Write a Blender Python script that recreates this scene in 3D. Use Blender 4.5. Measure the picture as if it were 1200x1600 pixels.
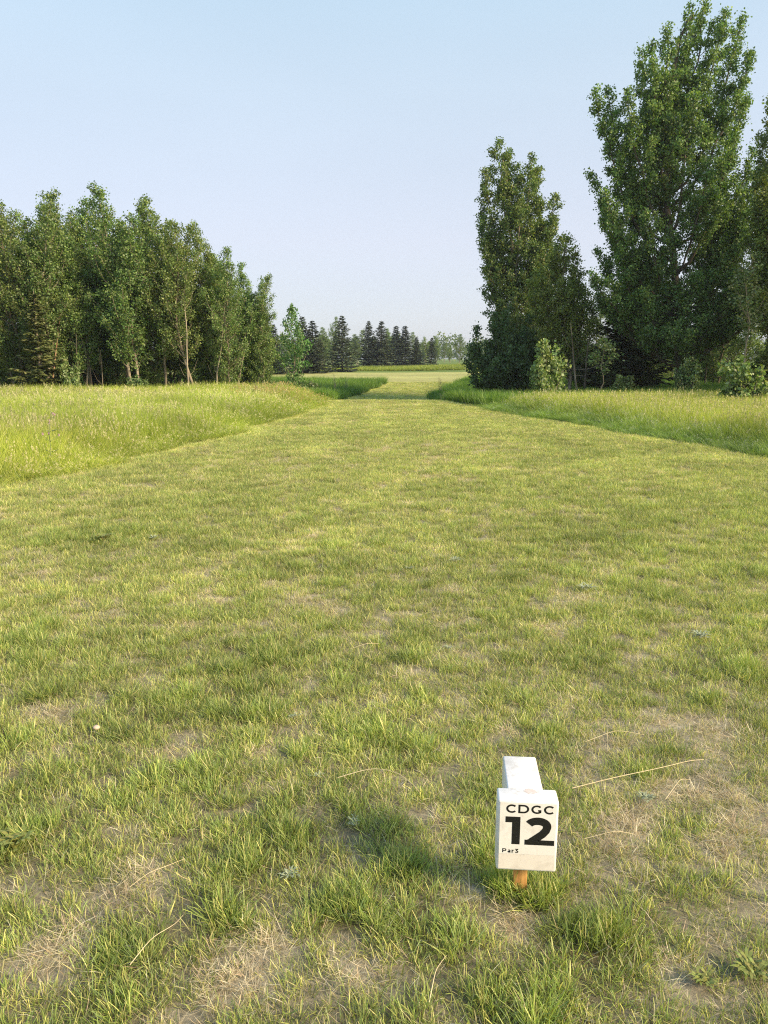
import bpy, math, numpy as np
from math import radians as R_, sin, cos, pi
from mathutils import Vector, Matrix

# ------------------------------------------------------------------ basics
for o in list(bpy.data.objects): bpy.data.objects.remove(o)
SC = bpy.context.scene
COL = SC.collection
CAM_H, FPX, HORIZ = 1.5, 1200.0, 560.0
PITCH = math.atan((800 - HORIZ) / FPX)
SUN_EL, SUN_AZ = R_(28), R_(62)          # azimuth: to the right of straight behind the camera

def ray(px, py):
    u, v = (px - 600) / FPX, (800 - py) / FPX
    return np.array([u, cos(PITCH) + v * sin(PITCH), -sin(PITCH) + v * cos(PITCH)])
def at(px, py, Y):                        # world point seen at a photo position, Y metres away
    d = ray(px, py); t = Y / d[1]
    return np.array([d[0] * t, Y, CAM_H + d[2] * t])

# ------------------------------------------------------------------ noise / terrain
_tabs = {}
def vnoise(x, y, seed=0):
    if seed not in _tabs: _tabs[seed] = np.random.default_rng(1000 + seed).random((256, 256))
    T = _tabs[seed]
    x = np.asarray(x, float); y = np.asarray(y, float)
    xi = np.floor(x).astype(int); yi = np.floor(y).astype(int)
    fx = x - xi; fy = y - yi
    fx = fx * fx * (3 - 2 * fx); fy = fy * fy * (3 - 2 * fy)
    a = T[xi & 255, yi & 255]; b = T[(xi + 1) & 255, yi & 255]
    c = T[xi & 255, (yi + 1) & 255]; d = T[(xi + 1) & 255, (yi + 1) & 255]
    return (a * (1 - fx) + b * fx) * (1 - fy) + (c * (1 - fx) + d * fx) * fy
def fbm(x, y, seed=0, oct=3):
    s = 0; a = 1; n = 0
    for k in range(oct):
        s = s + a * vnoise(x * 2 ** k + 17.3 * k, y * 2 ** k + 5.1 * k, seed + k); n += a; a *= .5
    return s / n
def sstep(a, b, x):
    t = np.clip((np.asarray(x, float) - a) / (b - a), 0, 1); return t * t * (3 - 2 * t)

def Z(x, y):
    x = np.asarray(x, float); y = np.asarray(y, float)
    win = sstep(-9, -3, x) * (1 - sstep(5, 12, x))
    z = -0.42 * win * sstep(26.3, 31.5, y) * (1 - sstep(36, 50, y))
    z = z + 0.25 * sstep(70, 112, y) + .3 * sstep(0, 16, x) * sstep(62, 110, y) + .05 * win * sstep(20, 26.3, y) * (1 - sstep(26.3, 29, y))
    z = z + .03 * (fbm(x / 2.3, y / 2.3, 3, 2) - .5) * (1 - sstep(30, 45, y)) + .12 * (fbm(x / 14, y / 14, 7, 2) - .5) * sstep(8, 24, y)
    return z
def z1(x, y): return float(Z(x, y))
def gp(px, py):                           # ground point seen at a photo position
    d = ray(px, py); zz = 0.0
    for _ in range(12):
        t = (zz - CAM_H) / d[2]; zz = z1(d[0] * t, d[1] * t)
    return d[0] * t, d[1] * t

# mown strip edges, metres
LE = np.array([[0, -8.5], [6.5, -6.0], [8.6, -4.55], [10, -4.15], [12.0, -3.65], [15, -3.05], [19, -2.45], [26.5, -1.85], [32, -2.5], [38, -1.9], [43, -.9], [47, .1], [48.5, .2], [50, -6], [51, -60], [400, -60]])
RE = np.array([[0, 9.5], [6, 8.0], [9, 7.0], [11.6, 5.95], [15, 4.95], [19, 4.0], [26.5, 2.3], [32, 2.6], [36, 2.3], [40, 2.7], [47, 4.6], [60, 8], [78, 30], [400, 60]])
def edgeL(y): return np.interp(y, LE[:, 0], LE[:, 1]) + .45 * (fbm(y / 1.1, y * 0, 21, 2) - .5)
def edgeR(y): return np.interp(y, RE[:, 0], RE[:, 1]) + .40 * (fbm(y / 1.1, y * 0, 23, 2) - .5)
def is_mown(x, y): return (x > edgeL(y)) & (x < edgeR(y)) & (y < 82)

# dryness of the turf (0 lush .. 1 straw); blobs are bare or straw patches seen in the photograph
BLOBS = [(480, 1262, .07, .9), (205, 1382, .15, .9), (560, 1525, .10, 1.), (55, 1500, .12, .9), (430, 1475, .12, .6), (700, 1330, .06, .8),
         (830, 1445, .13, .9), (1010, 1290, .14, .8), (1120, 1190, .20, .9), (1170, 1280, .22, .9), (1185, 1420, .16, .9), (960, 1340, .12, .7),
         (60, 1128, .16, .8), (740, 1390, .07, .8), (330, 1555, .10, .7), (1100, 1540, .15, .8), (240, 1010, .15, .3), (440, 1000, .2, .2),
         (1060, 1140, .12, .6), (120, 1420, .08, .5), (650, 1240, .1, .4), (900, 1245, .08, .5)]
LUSH = [(520, 1430, .09), (200, 1480, .10), (290, 1310, .08), (660, 1440, .08), (960, 1460, .09), (860, 1400, .05),
        (350, 1430, .08), (20, 1160, .1), (150, 840, .4), (620, 1350, .09), (800, 1398, .05), (830, 1402, .05)]
BLOBS = [(*gp(a, b), r, s) for a, b, r, s in BLOBS]; LUSH = [(*gp(a, b), r) for a, b, r in LUSH]
def dryness(x, y):
    d = .35 + 1.25 * (fbm(x / .16, y / .16, 31, 4) - .5) + .40 * (fbm(x / 1.9, y / 1.9, 37, 3) - .5)
    jt = -.1 + 2.0 * fbm(x / .09, y / .09, 33, 3)
    for bx, by, r, s in BLOBS: d = d + .62 * s * jt * np.exp(-(((x - bx) ** 2 + (y - by) ** 2) / (r * r)))
    for bx, by, r in LUSH: d = d - .55 * (.3 + 1.3 * fbm(x / .12, y / .12, 35, 2)) * np.exp(-(((x - bx) ** 2 + (y - by) ** 2) / (r * r)))
    return np.clip(d, 0, 1)

# ------------------------------------------------------------------ mesh builders
def mesh_np(name, V, F, mat=None, smooth=False, **attrs):
    """V (n,3), F (m,k) faces; attrs: name=(domain_len matched) colours (n,3) or floats (n,)"""
    me = bpy.data.meshes.new(name)
    V = np.ascontiguousarray(V, np.float32); Fs = F if isinstance(F, list) else [F]
    Fs = [np.ascontiguousarray(f, np.int32) for f in Fs if len(f)]
    me.vertices.add(len(V)); me.vertices.foreach_set('co', V.ravel())
    nl = sum(f.size for f in Fs); npoly = sum(len(f) for f in Fs)
    me.loops.add(nl); me.loops.foreach_set('vertex_index', np.concatenate([f.ravel() for f in Fs]))
    tot = np.concatenate([np.full(len(f), f.shape[1], np.int32) for f in Fs])
    me.polygons.add(npoly)
    me.polygons.foreach_set('loop_start', np.concatenate([[0], np.cumsum(tot)[:-1]]).astype(np.int32))
    me.polygons.foreach_set('loop_total', tot)
    me.polygons.foreach_set('use_smooth', np.full(npoly, smooth))
    for k, v in attrs.items():
        v = np.ascontiguousarray(v, np.float32)
        if v.ndim == 2:
            a = me.attributes.new(k, 'FLOAT_COLOR', 'POINT'); c = np.ones((len(v), 4), np.float32); c[:, :3] = v
            a.data.foreach_set('color', c.ravel())
        else:
            a = me.attributes.new(k, 'FLOAT', 'POINT'); a.data.foreach_set('value', v)
    me.update(calc_edges=True)
    if mat: me.materials.append(mat)
    return me

def link(name, me, parent=None, loc=None, rz=0, sc=None):
    o = bpy.data.objects.new(name, me); COL.objects.link(o)
    if parent: o.parent = parent
    if loc is not None: o.location = loc
    o.rotation_euler = (0, 0, rz)
    if sc is not None: o.scale = (sc, sc, sc) if not hasattr(sc, '__len__') else sc
    return o
def tag(o, label=None, cat=None, group=None, kind=None):
    if label: o['label'] = label
    if cat: o['category'] = cat
    if group: o['group'] = group
    if kind: o['kind'] = kind
    return o

def tubes(paths, sides=6):
    """paths: list of (pts (k,3), radii (k,)) -> V, F"""
    VV, FF, off = [], [], 0
    for pts, rad, *s in paths:
        n = s[0] if s else sides
        pts = np.asarray(pts, float); k = len(pts)
        t = np.gradient(pts, axis=0); t /= np.linalg.norm(t, axis=1)[:, None] + 1e-9
        ref = np.where(np.abs(t[:, 2:3]) > .9, [[1., 0, 0]], [[0, 0, 1.]])
        a = np.cross(t, ref); a /= np.linalg.norm(a, axis=1)[:, None] + 1e-9
        b = np.cross(t, a)
        if abs(t[0, 2]) > .5:            # keep rings from twisting on upright stems
            a = np.cross(t, [[1., 0, 0]]); a /= np.linalg.norm(a, axis=1)[:, None] + 1e-9; b = np.cross(t, a)
        th = np.arange(n) * 2 * pi / n
        ring = pts[:, None, :] + np.asarray(rad)[:, None, None] * (np.cos(th)[None, :, None] * a[:, None, :] + np.sin(th)[None, :, None] * b[:, None, :])
        VV.append(ring.reshape(-1, 3))
        i = np.arange(k - 1)[:, None] * n; j = np.arange(n)[None, :]; j2 = (j + 1) % n
        FF.append(np.stack([i + j, i + j2, i + n + j2, i + n + j], -1).reshape(-1, 4) + off)
        off += k * n
    return np.concatenate(VV), np.concatenate(FF)

# ------------------------------------------------------------------ materials
def new_mat(name):
    m = bpy.data.materials.new(name); m.use_nodes = True
    nt = m.node_tree; nt.nodes.clear(); return m, nt
def N(nt, t, **kw):
    n = nt.nodes.new(t)
    for k, v in kw.items():
        if k in n.inputs: n.inputs[k].default_value = v
        else: setattr(n, k, v)
    return n
def leafy(name, trans=.4, rough=.5, gloss=.06, instancer=False, tscale=(1.15, 1.2, .5)):
    m, nt = new_mat(name); L = nt.links.new
    out = N(nt, 'ShaderNodeOutputMaterial')
    a = N(nt, 'ShaderNodeAttribute', attribute_name='bc')
    col = a.outputs['Color']
    if instancer:
        i = N(nt, 'ShaderNodeAttribute', attribute_name='tint', attribute_type='INSTANCER')
        mx = N(nt, 'ShaderNodeMix', data_type='RGBA', blend_type='MULTIPLY'); mx.inputs[0].default_value = 1
        L(col, mx.inputs[6]); L(i.outputs['Color'], mx.inputs[7]); col = mx.outputs[2]
    else:
        oi = N(nt, 'ShaderNodeObjectInfo')
        hs = N(nt, 'ShaderNodeHueSaturation')
        mr = N(nt, 'ShaderNodeMapRange'); mr.inputs[3].default_value = .494; mr.inputs[4].default_value = .522
        mv = N(nt, 'ShaderNodeMapRange'); mv.inputs[3].default_value = .85; mv.inputs[4].default_value = 1.2
        wn = N(nt, 'ShaderNodeTexWhiteNoise', noise_dimensions='1D')
        L(oi.outputs['Random'], mr.inputs[0]); L(oi.outputs['Random'], wn.inputs['W']); L(wn.outputs['Value'], mv.inputs[0])
        L(mr.outputs[0], hs.inputs['Hue']); L(mv.outputs[0], hs.inputs['Value']); L(col, hs.inputs['Color']); col = hs.outputs[0]
    df = N(nt, 'ShaderNodeBsdfDiffuse'); tr = N(nt, 'ShaderNodeBsdfTranslucent'); gl = N(nt, 'ShaderNodeBsdfGlossy', Roughness=rough)
    mt = N(nt, 'ShaderNodeMix', data_type='RGBA', blend_type='MULTIPLY'); mt.inputs[0].default_value = 1; mt.inputs[7].default_value = (*tscale, 1)
    L(col, df.inputs[0]); L(col, mt.inputs[6]); L(mt.outputs[2], tr.inputs[0])
    m1 = N(nt, 'ShaderNodeMixShader', Fac=trans); m2 = N(nt, 'ShaderNodeMixShader', Fac=gloss)
    L(df.outputs[0], m1.inputs[1]); L(tr.outputs[0], m1.inputs[2]); L(m1.outputs[0], m2.inputs[1]); L(gl.outputs[0], m2.inputs[2])
    L(m2.outputs[0], out.inputs[0]); return m
M_GRASS = leafy('grass_blade', .42, .5, .04, True)
M_LEAF = leafy('poplar_leaf', .38, .5, .035)
M_NEEDLE = leafy('spruce_needle', .08, .6, .03, tscale=(1, 1, .7))

def bark(name, c1, c2, scale=9):
    m, nt = new_mat(name); L = nt.links.new
    out = N(nt, 'ShaderNodeOutputMaterial'); b = N(nt, 'ShaderNodeBsdfPrincipled', Roughness=.9)
    tc = N(nt, 'ShaderNodeTexCoord'); mp = N(nt, 'ShaderNodeMapping'); mp.inputs['Scale'].default_value = (1, 1, .25)
    n = N(nt, 'ShaderNodeTexNoise', Scale=scale, Detail=6)
    r = N(nt, 'ShaderNodeValToRGB'); r.color_ramp.elements[0].position = .35; r.color_ramp.elements[1].position = .65
    r.color_ramp.elements[0].color = (*c1, 1); r.color_ramp.elements[1].color = (*c2, 1)
    bp = N(nt, 'ShaderNodeBump', Strength=.6, Distance=.02)
    L(tc.outputs['Object'], mp.inputs[0]); L(mp.outputs[0], n.inputs[0]); L(n.outputs[0], r.inputs[0]); L(r.outputs[0], b.inputs[0])
    L(n.outputs[0], bp.inputs['Height']); L(bp.outputs[0], b.inputs['Normal']); L(b.outputs[0], out.inputs[0]); return m
M_BARK = bark('poplar_bark', (.10, .08, .055), (.30, .25, .17))
M_BARKD = bark('dark_bark', (.05, .04, .03), (.15, .115, .08))
M_BARKP = bark('pale_bark', (.19, .155, .105), (.38, .32, .23))
M_BARKO = bark('pine_bark', (.24, .14, .08), (.46, .30, .18))

# ------------------------------------------------------------------ ground
def ground():
    xs = np.concatenate([np.geomspace(-3000, -9, 60)[:-1], np.arange(-9, 9.001, .09), np.geomspace(9, 3000, 60)[1:]])
    ys = np.concatenate([[-300, -60, -20, -6, -2, 0, .8], np.arange(1.2, 12, .07), np.arange(12, 34, .2), np.arange(34, 130, 1.2), np.geomspace(130, 4000, 40)])
    X, Y = np.meshgrid(xs, ys); zz = Z(X, Y)
    V = np.stack([X, Y, zz], -1).reshape(-1, 3); nx, ny = len(xs), len(ys)
    i = np.arange(ny - 1)[:, None] * nx + np.arange(nx - 1)[None, :]
    F = np.stack([i, i + 1, i + nx + 1, i + nx], -1).reshape(-1, 4)
    x, y = V[:, 0], V[:, 1]
    d = dryness(x, y)[:, None]
    soil = np.array([.15, .13, .06]) * (1 - d) + np.array([.44, .39, .29]) * d
    far_m = (.82 + .36 * fbm(x / 26, y / 2.6, 57, 2)[:, None]) * np.array([.36, .37, .125]) * (1 - .5 * d) + np.array([.42, .35, .16]) * .5 * d
    lush = np.array([.13, .19, .035]) + .03 * fbm(x / 3, y / 3, 5)[:, None]
    k = sstep(14, 34, y)[:, None]
    lawn = soil * (1 - k) + far_m * k
    m = is_mown(x, y)[:, None]
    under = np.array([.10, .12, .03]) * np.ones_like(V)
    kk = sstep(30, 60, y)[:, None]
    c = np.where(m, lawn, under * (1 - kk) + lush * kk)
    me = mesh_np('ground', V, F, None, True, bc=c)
    mt, nt = new_mat('turf_soil'); L = nt.links.new
    out = N(nt, 'ShaderNodeOutputMaterial'); b = N(nt, 'ShaderNodeBsdfPrincipled', Roughness=.95)
    b.inputs['Specular IOR Level'].default_value = .1
    a = N(nt, 'ShaderNodeAttribute', attribute_name='bc')
    g = N(nt, 'ShaderNodeNewGeometry'); n1 = N(nt, 'ShaderNodeTexNoise', Scale=38., Detail=8, Roughness=.8); n2 = N(nt, 'ShaderNodeTexNoise', Scale=.35, Detail=5, Roughness=.7)
    L(g.outputs['Position'], n1.inputs[0]); L(g.outputs['Position'], n2.inputs[0])
    r1 = N(nt, 'ShaderNodeMapRange'); r1.inputs[1].default_value = .3; r1.inputs[2].default_value = .7; r1.inputs[3].default_value = .5; r1.inputs[4].default_value = 1.5
    r2 = N(nt, 'ShaderNodeMapRange'); r2.inputs[1].default_value = .3; r2.inputs[2].default_value = .7; r2.inputs[3].default_value = .8; r2.inputs[4].default_value = 1.2
    L(n1.outputs[0], r1.inputs[0]); L(n2.outputs[0], r2.inputs[0])
    mm = N(nt, 'ShaderNodeMath', operation='MULTIPLY'); L(r1.outputs[0], mm.inputs[0]); L(r2.outputs[0], mm.inputs[1])
    vm = N(nt, 'ShaderNodeVectorMath', operation='SCALE'); L(a.outputs['Color'], vm.inputs[0]); L(mm.outputs[0], vm.inputs['Scale'])
    bp = N(nt, 'ShaderNodeBump', Strength=.8, Distance=.02); L(n1.outputs[0], bp.inputs['Height'])
    L(vm.outputs[0], b.inputs[0]); L(bp.outputs[0], b.inputs['Normal']); L(b.outputs[0], out.inputs[0])
    me.materials.append(mt)
    tag(link('ground', me), kind='structure')
ground()

# ------------------------------------------------------------------ grass clumps
G_GREEN = np.array([[.22, .30, .065], [.30, .375, .085], [.40, .45, .12], [.21, .29, .10]])
G_YELL = np.array([[.52, .50, .16], [.62, .56, .24], [.45, .46, .13]])
G_DEAD = np.array([[.66, .58, .41], [.54, .47, .33], [.78, .70, .52], [.56, .42, .28]])
def blade_set(rng, n, Rr, h, hv, w, lean, bend, seg, cols, zup=0., tip=.12, root=None, p=1.5):
    a0 = rng.random(n) * 2 * pi; rr = Rr * np.sqrt(rng.random(n))
    base = np.stack([rr * np.cos(a0), rr * np.sin(a0), np.full(n, zup) + 0 * rr], -1)
    az = a0 + rng.normal(0, 1.3, n)
    l0 = lean[0] + (lean[1] - lean[0]) * rng.random(n); bd = bend[0] + (bend[1] - bend[0]) * rng.random(n)
    H = h * (1 + hv * rng.uniform(-1, 1, n)); st = H / seg
    tw = rng.normal(0, .9, n)
    side = np.stack([-np.sin(az + tw), np.cos(az + tw), 0 * az], -1)
    W = w * rng.uniform(.65, 1.3, n)
    pts = [base]; ang = l0.copy()
    for k in range(seg):
        d = np.stack([np.sin(ang) * np.cos(az), np.sin(ang) * np.sin(az), np.cos(ang)], -1)
        pts.append(pts[-1] + d * st[:, None]); ang = ang + bd / seg
    V = np.empty((n, seg + 1, 2, 3)); C = np.empty((n, seg + 1, 2, 3))
    ci = cols[rng.integers(0, len(cols), n)] * rng.uniform(.8, 1.25, (n, 1))
    rootc = np.array([.24, .21, .10]) if root is None else root  # brown root colour, darkened to put depth shade between the blades
    for k in range(seg + 1):
        t = k / seg; wk = W * (1 - (1 - tip) * t ** p) * (.8 if k == 0 else 1)
        V[:, k, 0] = pts[k] - side * wk[:, None] / 2; V[:, k, 1] = pts[k] + side * wk[:, None] / 2
        f = max(0, 1 - t * 2.2) * .6
        C[:, k, :] = ((ci * (1 - f) + rootc * f) * (.85 + .3 * t))[:, None, :]
    i = (np.arange(n) * (seg + 1) * 2)[:, None] + np.arange(seg)[None, :] * 2
    F = np.stack([i, i + 1, i + 3, i + 2], -1).reshape(-1, 4)
    return V.reshape(-1, 3), F, C.reshape(-1, 3)
def merge(sets):
    off = 0; V, F, C = [], [], []
    for v, f, c in sets: V.append(v); F.append(f + off); C.append(c); off += len(v)
    return np.concatenate(V), np.concatenate(F), np.concatenate(C)
def seedheads(rng, n, Rr, h, col, wide=.012, ln=.09):
    """thin culms, each ending in a spindle of spikelets"""
    S = []
    v, f, c = blade_set(rng, n, Rr, h, .15, .0022, (.02, .22), (.0, .35), 4, np.array([col * .9]), tip=.6)
    S.append((v, f, c)); tips = v.reshape(n, 5, 2, 3).mean(2)[:, -1]
    m = 9
    t = np.repeat(tips, m, 0); q = len(t)
    c0 = t + np.stack([rng.normal(0, .006, q), rng.normal(0, .006, q), rng.uniform(-ln, .01, q)], -1)
    a = rng.random(q) * 2 * pi; s = np.stack([np.cos(a), np.sin(a), 0 * a], -1) * wide * .5; up = np.stack([np.cos(a) * .006, np.sin(a) * .006, 0 * a + .016], -1)
    V = np.stack([c0 - up, c0 + s, c0 + up, c0 - s], 1).reshape(-1, 3)
    F = np.arange(q * 4).reshape(-1, 4)
    C = np.repeat(col[None] * rng.uniform(.75, 1.2, (q, 1)), 4, 0)
    S.append((V, F, C)); return merge(S)

def clump_collection(name, metas):
    c = bpy.data.collections.new(name)
    for k, (V, F, C) in enumerate(metas):
        me = mesh_np(name, V, F, M_GRASS, False, bc=C)
        o = bpy.data.objects.new('%s_%02d' % (name, k), me); c.objects.link(o)
    return c
rg = np.random.default_rng(5)
def lawn_clump(dead, yell, n=26, h=.05, R_=.040, w=.0027, lean=(.05, .95), seg=2):
    nd = int(n * dead); ny = int(n * yell); ng = n - nd - ny; S = []
    if ng: S.append(blade_set(rg, ng, R_, h, .35, w, lean, (.1, .9), seg, G_GREEN, tip=.35))
    if ny: S.append(blade_set(rg, ny, R_, h, .4, w, lean, (.1, .8), seg, G_YELL, tip=.4))
    if nd: S.append(blade_set(rg, nd, R_ * 1.2, h * 1.1, .5, w * .75, (.6, 1.5), (-.3, .7), seg, G_DEAD, zup=.004, root=np.array([.4, .33, .2])))
    return merge(S)
def thatch(n=30):
    return merge([blade_set(rg, 44, .06, .060, .6, .0025, (1.1, 1.55), (-.5, .5), 4, G_DEAD, zup=.014, root=np.array([.52, .42, .28])),
                  blade_set(rg, 14, .06, .04, .6, .0026, (.4, 1.3), (-.2, .4), 3, G_DEAD * .8, zup=.01, root=np.array([.4, .3, .2]))])
LAWN = clump_collection('turf_clump',
    [lawn_clump(.10, .22, 34, .046) for _ in range(3)] +                       # 0-2 green
    [lawn_clump(.28, .34, 30, .040) for _ in range(3)] +                       # 3-5 mixed
    [lawn_clump(.58, .28, 28, .034, lean=(.2, 1.1)) for _ in range(2)] +       # 6-7 dry
    [thatch(60) for _ in range(3)] +                                             # 8-10 straw
    [lawn_clump(.04, .14, 60, .064, .045, .0028, (.05, .9), 3) for _ in range(3)])   # 11-13 lush tufts
M_G1 = np.array([[.27, .32, .05], [.35, .39, .06], [.44, .45, .08], [.20, .27, .05]])
M_G2 = np.array([[.38, .40, .07], [.45, .44, .12], [.50, .43, .2]])
SEED = np.array([.52, .46, .28]); RUST = np.array([.46, .33, .17])
def meadow_clump(n=34, h=.46, w=.0055, f2=.3, sh=0, Rr=.10, scol=SEED, seg=4):
    n2 = int(n * f2); S = [blade_set(rg, n - n2, Rr, h, .35, w, (.0, .28), (.1, 1.1), seg, M_G1, root=np.array([.16, .19, .04])),
                           blade_set(rg, n2, Rr, h * .95, .35, w * .8, (.0, .3), (.0, .9), seg, M_G2, root=np.array([.2, .22, .06]))]
    if sh: S.append(seedheads(rg, sh, Rr, h * 1.15, scol))
    return merge(S)
MEAD = clump_collection('meadow_clump',
    [meadow_clump() for _ in range(4)] +                                   # 0-3
    [meadow_clump(34, .46, .0055, .3, 2) for _ in range(3)] +              # 4-6 seed heads
    [meadow_clump(30, .44, .005, .35, 4, scol=RUST) for _ in range(2)] +    # 7-8 rust heads
    [meadow_clump(46, .34, .011, .12, 0, .16, seg=3) for _ in range(3)] +  # 9-11 broad, far
    [meadow_clump(34, .40, .011, .5, 7, .16, seg=3) for _ in range(2)])    # 12-13 broad, far, seeding

def gn_scatter(name, coll, P, idx, rot, scl, tint, label, cat):
    me = bpy.data.meshes.new(name); n = len(P)
    me.vertices.add(n); me.vertices.foreach_set('co', np.ascontiguousarray(P, np.float32).ravel())
    def A(nm, ty, key, v): a = me.attributes.new(nm, ty, 'POINT'); a.data.foreach_set(key, np.ascontiguousarray(v).ravel())
    A('vi', 'INT', 'value', idx.astype(np.int32)); A('rot', 'FLOAT_VECTOR', 'vector', rot.astype(np.float32))
    A('sc', 'FLOAT_VECTOR', 'vector', scl.astype(np.float32))
    t4 = np.ones((n, 4), np.float32); t4[:, :3] = tint; A('tint', 'FLOAT_COLOR', 'color', t4)
    me.materials.append(M_GRASS)
    o = link(name, me); tag(o, label, cat, kind='stuff')
    ng = bpy.data.node_groups.new(name, 'GeometryNodeTree')
    ng.interface.new_socket('Geometry', in_out='INPUT', socket_type='NodeSocketGeometry')
    ng.interface.new_socket('Geometry', in_out='OUTPUT', socket_type='NodeSocketGeometry')
    gi = ng.nodes.new('NodeGroupInput'); go = ng.nodes.new('NodeGroupOutput')
    ip = ng.nodes.new('GeometryNodeInstanceOnPoints'); ci = ng.nodes.new('GeometryNodeCollectionInfo')
    ci.inputs[0].default_value = coll; ci.inputs['Separate Children'].default_value = True; ci.inputs['Reset Children'].default_value = True
    def NA(nm, ty): a = ng.nodes.new('GeometryNodeInputNamedAttribute'); a.data_type = ty; a.inputs[0].default_value = nm; return a.outputs[0]
    L = ng.links.new
    L(gi.outputs[0], ip.inputs['Points']); L(ci.outputs[0], ip.inputs['Instance']); ip.inputs['Pick Instance'].default_value = True
    L(NA('vi', 'INT'), ip.inputs['Instance Index'])
    e2r = ng.nodes.new('FunctionNodeEulerToRotation'); L(NA('rot', 'FLOAT_VECTOR'), e2r.inputs[0]); L(e2r.outputs[0], ip.inputs['Rotation'])
    L(NA('sc', 'FLOAT_VECTOR'), ip.inputs['Scale']); L(ip.outputs[0], go.inputs[0])
    md = o.modifiers.new('scatter', 'NODES'); md.node_group = ng
    return o

def scatter_pts(rng, y0, y1, dens, xmin=None, xmax=None, marg=1.0):
    """random points inside the view wedge (with a margin), density per m2 as a function of y"""
    out = []
    yy = y0
    while yy < y1:
        dy = max(.5, yy * .08); ye = min(y1, yy + dy); hw = .5 * ye * 1.1 + marg
        a, b = -hw, hw
        if xmin is not None: a = max(a, xmin)
        if xmax is not None: b = min(b, xmax)
        if b > a:
            n = int((b - a) * (ye - yy) * dens(yy))
            out.append(np.stack([rng.uniform(a, b, n), rng.uniform(yy, ye, n)], -1))
        yy = ye
    return np.concatenate(out)

def lawn():
    rng = np.random.default_rng(11)
    P = scatter_pts(rng, 1.15, 50, lambda y: 950 if y < 4 else 950 * (4 / y) ** .78 if y < 28 else 120, marg=2.4)
    m = is_mown(P[:, 0], P[:, 1]); P = P[m]
    x, y = P.T; d = dryness(x, y); n = len(P)
    u = rng.random(n) * .55 + d * .85 - .20
    idx = np.where(u < .36, rng.integers(0, 3, n), np.where(u < .68, rng.integers(3, 6, n), np.where(u < .86, rng.integers(6, 8, n), rng.integers(8, 11, n))))
    lushp = (d < .12) & (rng.random(n) < .38 * (1 - sstep(5, 9, y)) )
    idx = np.where(lushp, rng.integers(11, 14, n), idx)
    P, x, y, d, idx, n = P, x, y, d, idx, n
    keep = ~((d > .9) & (rng.random(n) < .12)); P, x, y, d, idx = P[keep], x[keep], y[keep], d[keep], idx[keep]; n = len(P)
    fx, fy = at(819, 1395, 1.925)[0], 1.925          # tufts left uncut round the stake
    nk = 22; P = np.concatenate([P, np.stack([fx + rng.normal(0, .05, nk), fy + .01 + rng.uniform(-.05, .05, nk)], -1)])
    x, y = P.T; d = np.concatenate([d, np.full(nk, .05)]); idx = np.concatenate([idx, rng.integers(11, 14, nk)]); n += nk
    rot = np.stack([rng.normal(0, .12, n), rng.normal(0, .12, n), rng.random(n) * 2 * pi], -1)
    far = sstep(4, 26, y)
    s = rng.uniform(.7, 1.25, n) * (1.15 - .35 * d) * (.84 + .16 * sstep(3, 9, y)) * (1 + .1 * far)
    sc = np.stack([s * (1 + .9 * far), s * (1 + .9 * far), s * (1 - .25 * far)], -1)
    br = 1 + .34 * (fbm(x / .3, y / .3, 41, 2) - .5) + .30 * (fbm(x / 1.7, y / .9, 43, 3) - .5)
    # mower's lanes: paler bands running away from the tee
    lane = .5 + .5 * np.sin((x + .02 * y) * 2 * pi / 1.25 + 2 * (fbm(x / 3, y / 6, 77, 2) - .5))
    br = br * (1 + .10 * (lane - .5) * sstep(6, 12, y))
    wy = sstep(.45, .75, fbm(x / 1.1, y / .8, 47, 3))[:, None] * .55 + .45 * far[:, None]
    # straw-coloured cuttings along the mown edges
    ed = np.exp(-((np.minimum(x - edgeL(y), edgeR(y) - x)) / .28) ** 2)[:, None] * sstep(6, 12, y)[:, None]
    br = br * rng.uniform(.72, 1.36, n)
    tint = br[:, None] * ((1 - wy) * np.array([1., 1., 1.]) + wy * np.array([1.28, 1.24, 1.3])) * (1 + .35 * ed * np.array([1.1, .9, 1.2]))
    gn_scatter('lawn_grass', LAWN, np.stack([x, y, Z(x, y) - .004], -1), idx, rot, sc, tint, 'short mown green and straw coloured turf of the fairway', 'grass')
    print('lawn', n)
lawn()

def meadow(name, label, sel, y0, y1, dens, hfun, tintf, pick, seed, wide=0, marg=2.5):
    rng = np.random.default_rng(seed)
    P = scatter_pts(rng, y0, y1, dens, marg=marg); P = P[sel(P[:, 0], P[:, 1])]
    x, y = P.T; n = len(P)
    idx = pick(rng, x, y, n)
    rot = np.stack([rng.normal(0, .10, n), rng.normal(0, .10, n) - .05, rng.random(n) * 2 * pi], -1)
    h = hfun(x, y) * rng.uniform(.8, 1.15, n); w = (1 + wide * sstep(10, 26, y)) * rng.uniform(.85, 1.2, n)
    gn_scatter(name, MEAD, np.stack([x, y, Z(x, y) - .01], -1), idx, rot, np.stack([w, w, h], -1), tintf(x, y), label, 'grass')
    print(name, n)
def edge_h(x, y, e, sgn):     # shorter right at the cut edge
    d = (e(y) - x) * sgn
    return .26 + .74 * sstep(.0, 1.5, d + .5 * (fbm(x / .5, y / .5, 99, 2) - .5))
def pick_main(rng, x, y, n):
    f = fbm(x / 1.6, y / 1.6, 61, 2); u = rng.random(n)
    idx = np.where(u < sstep(.42, .75, f) * .6 + .12, rng.integers(4, 7, n), rng.integers(0, 4, n))
    rust = .3 * np.exp(-(((x + 2.6) / 1.6) ** 2 + ((y - 25) / 3.) ** 2)) + np.exp(-(((x - 11) / 4) ** 2 + ((y - 21) / 1.2) ** 2)) * .4
    return np.where(rng.random(n) < rust, rng.integers(7, 9, n), idx)
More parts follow.
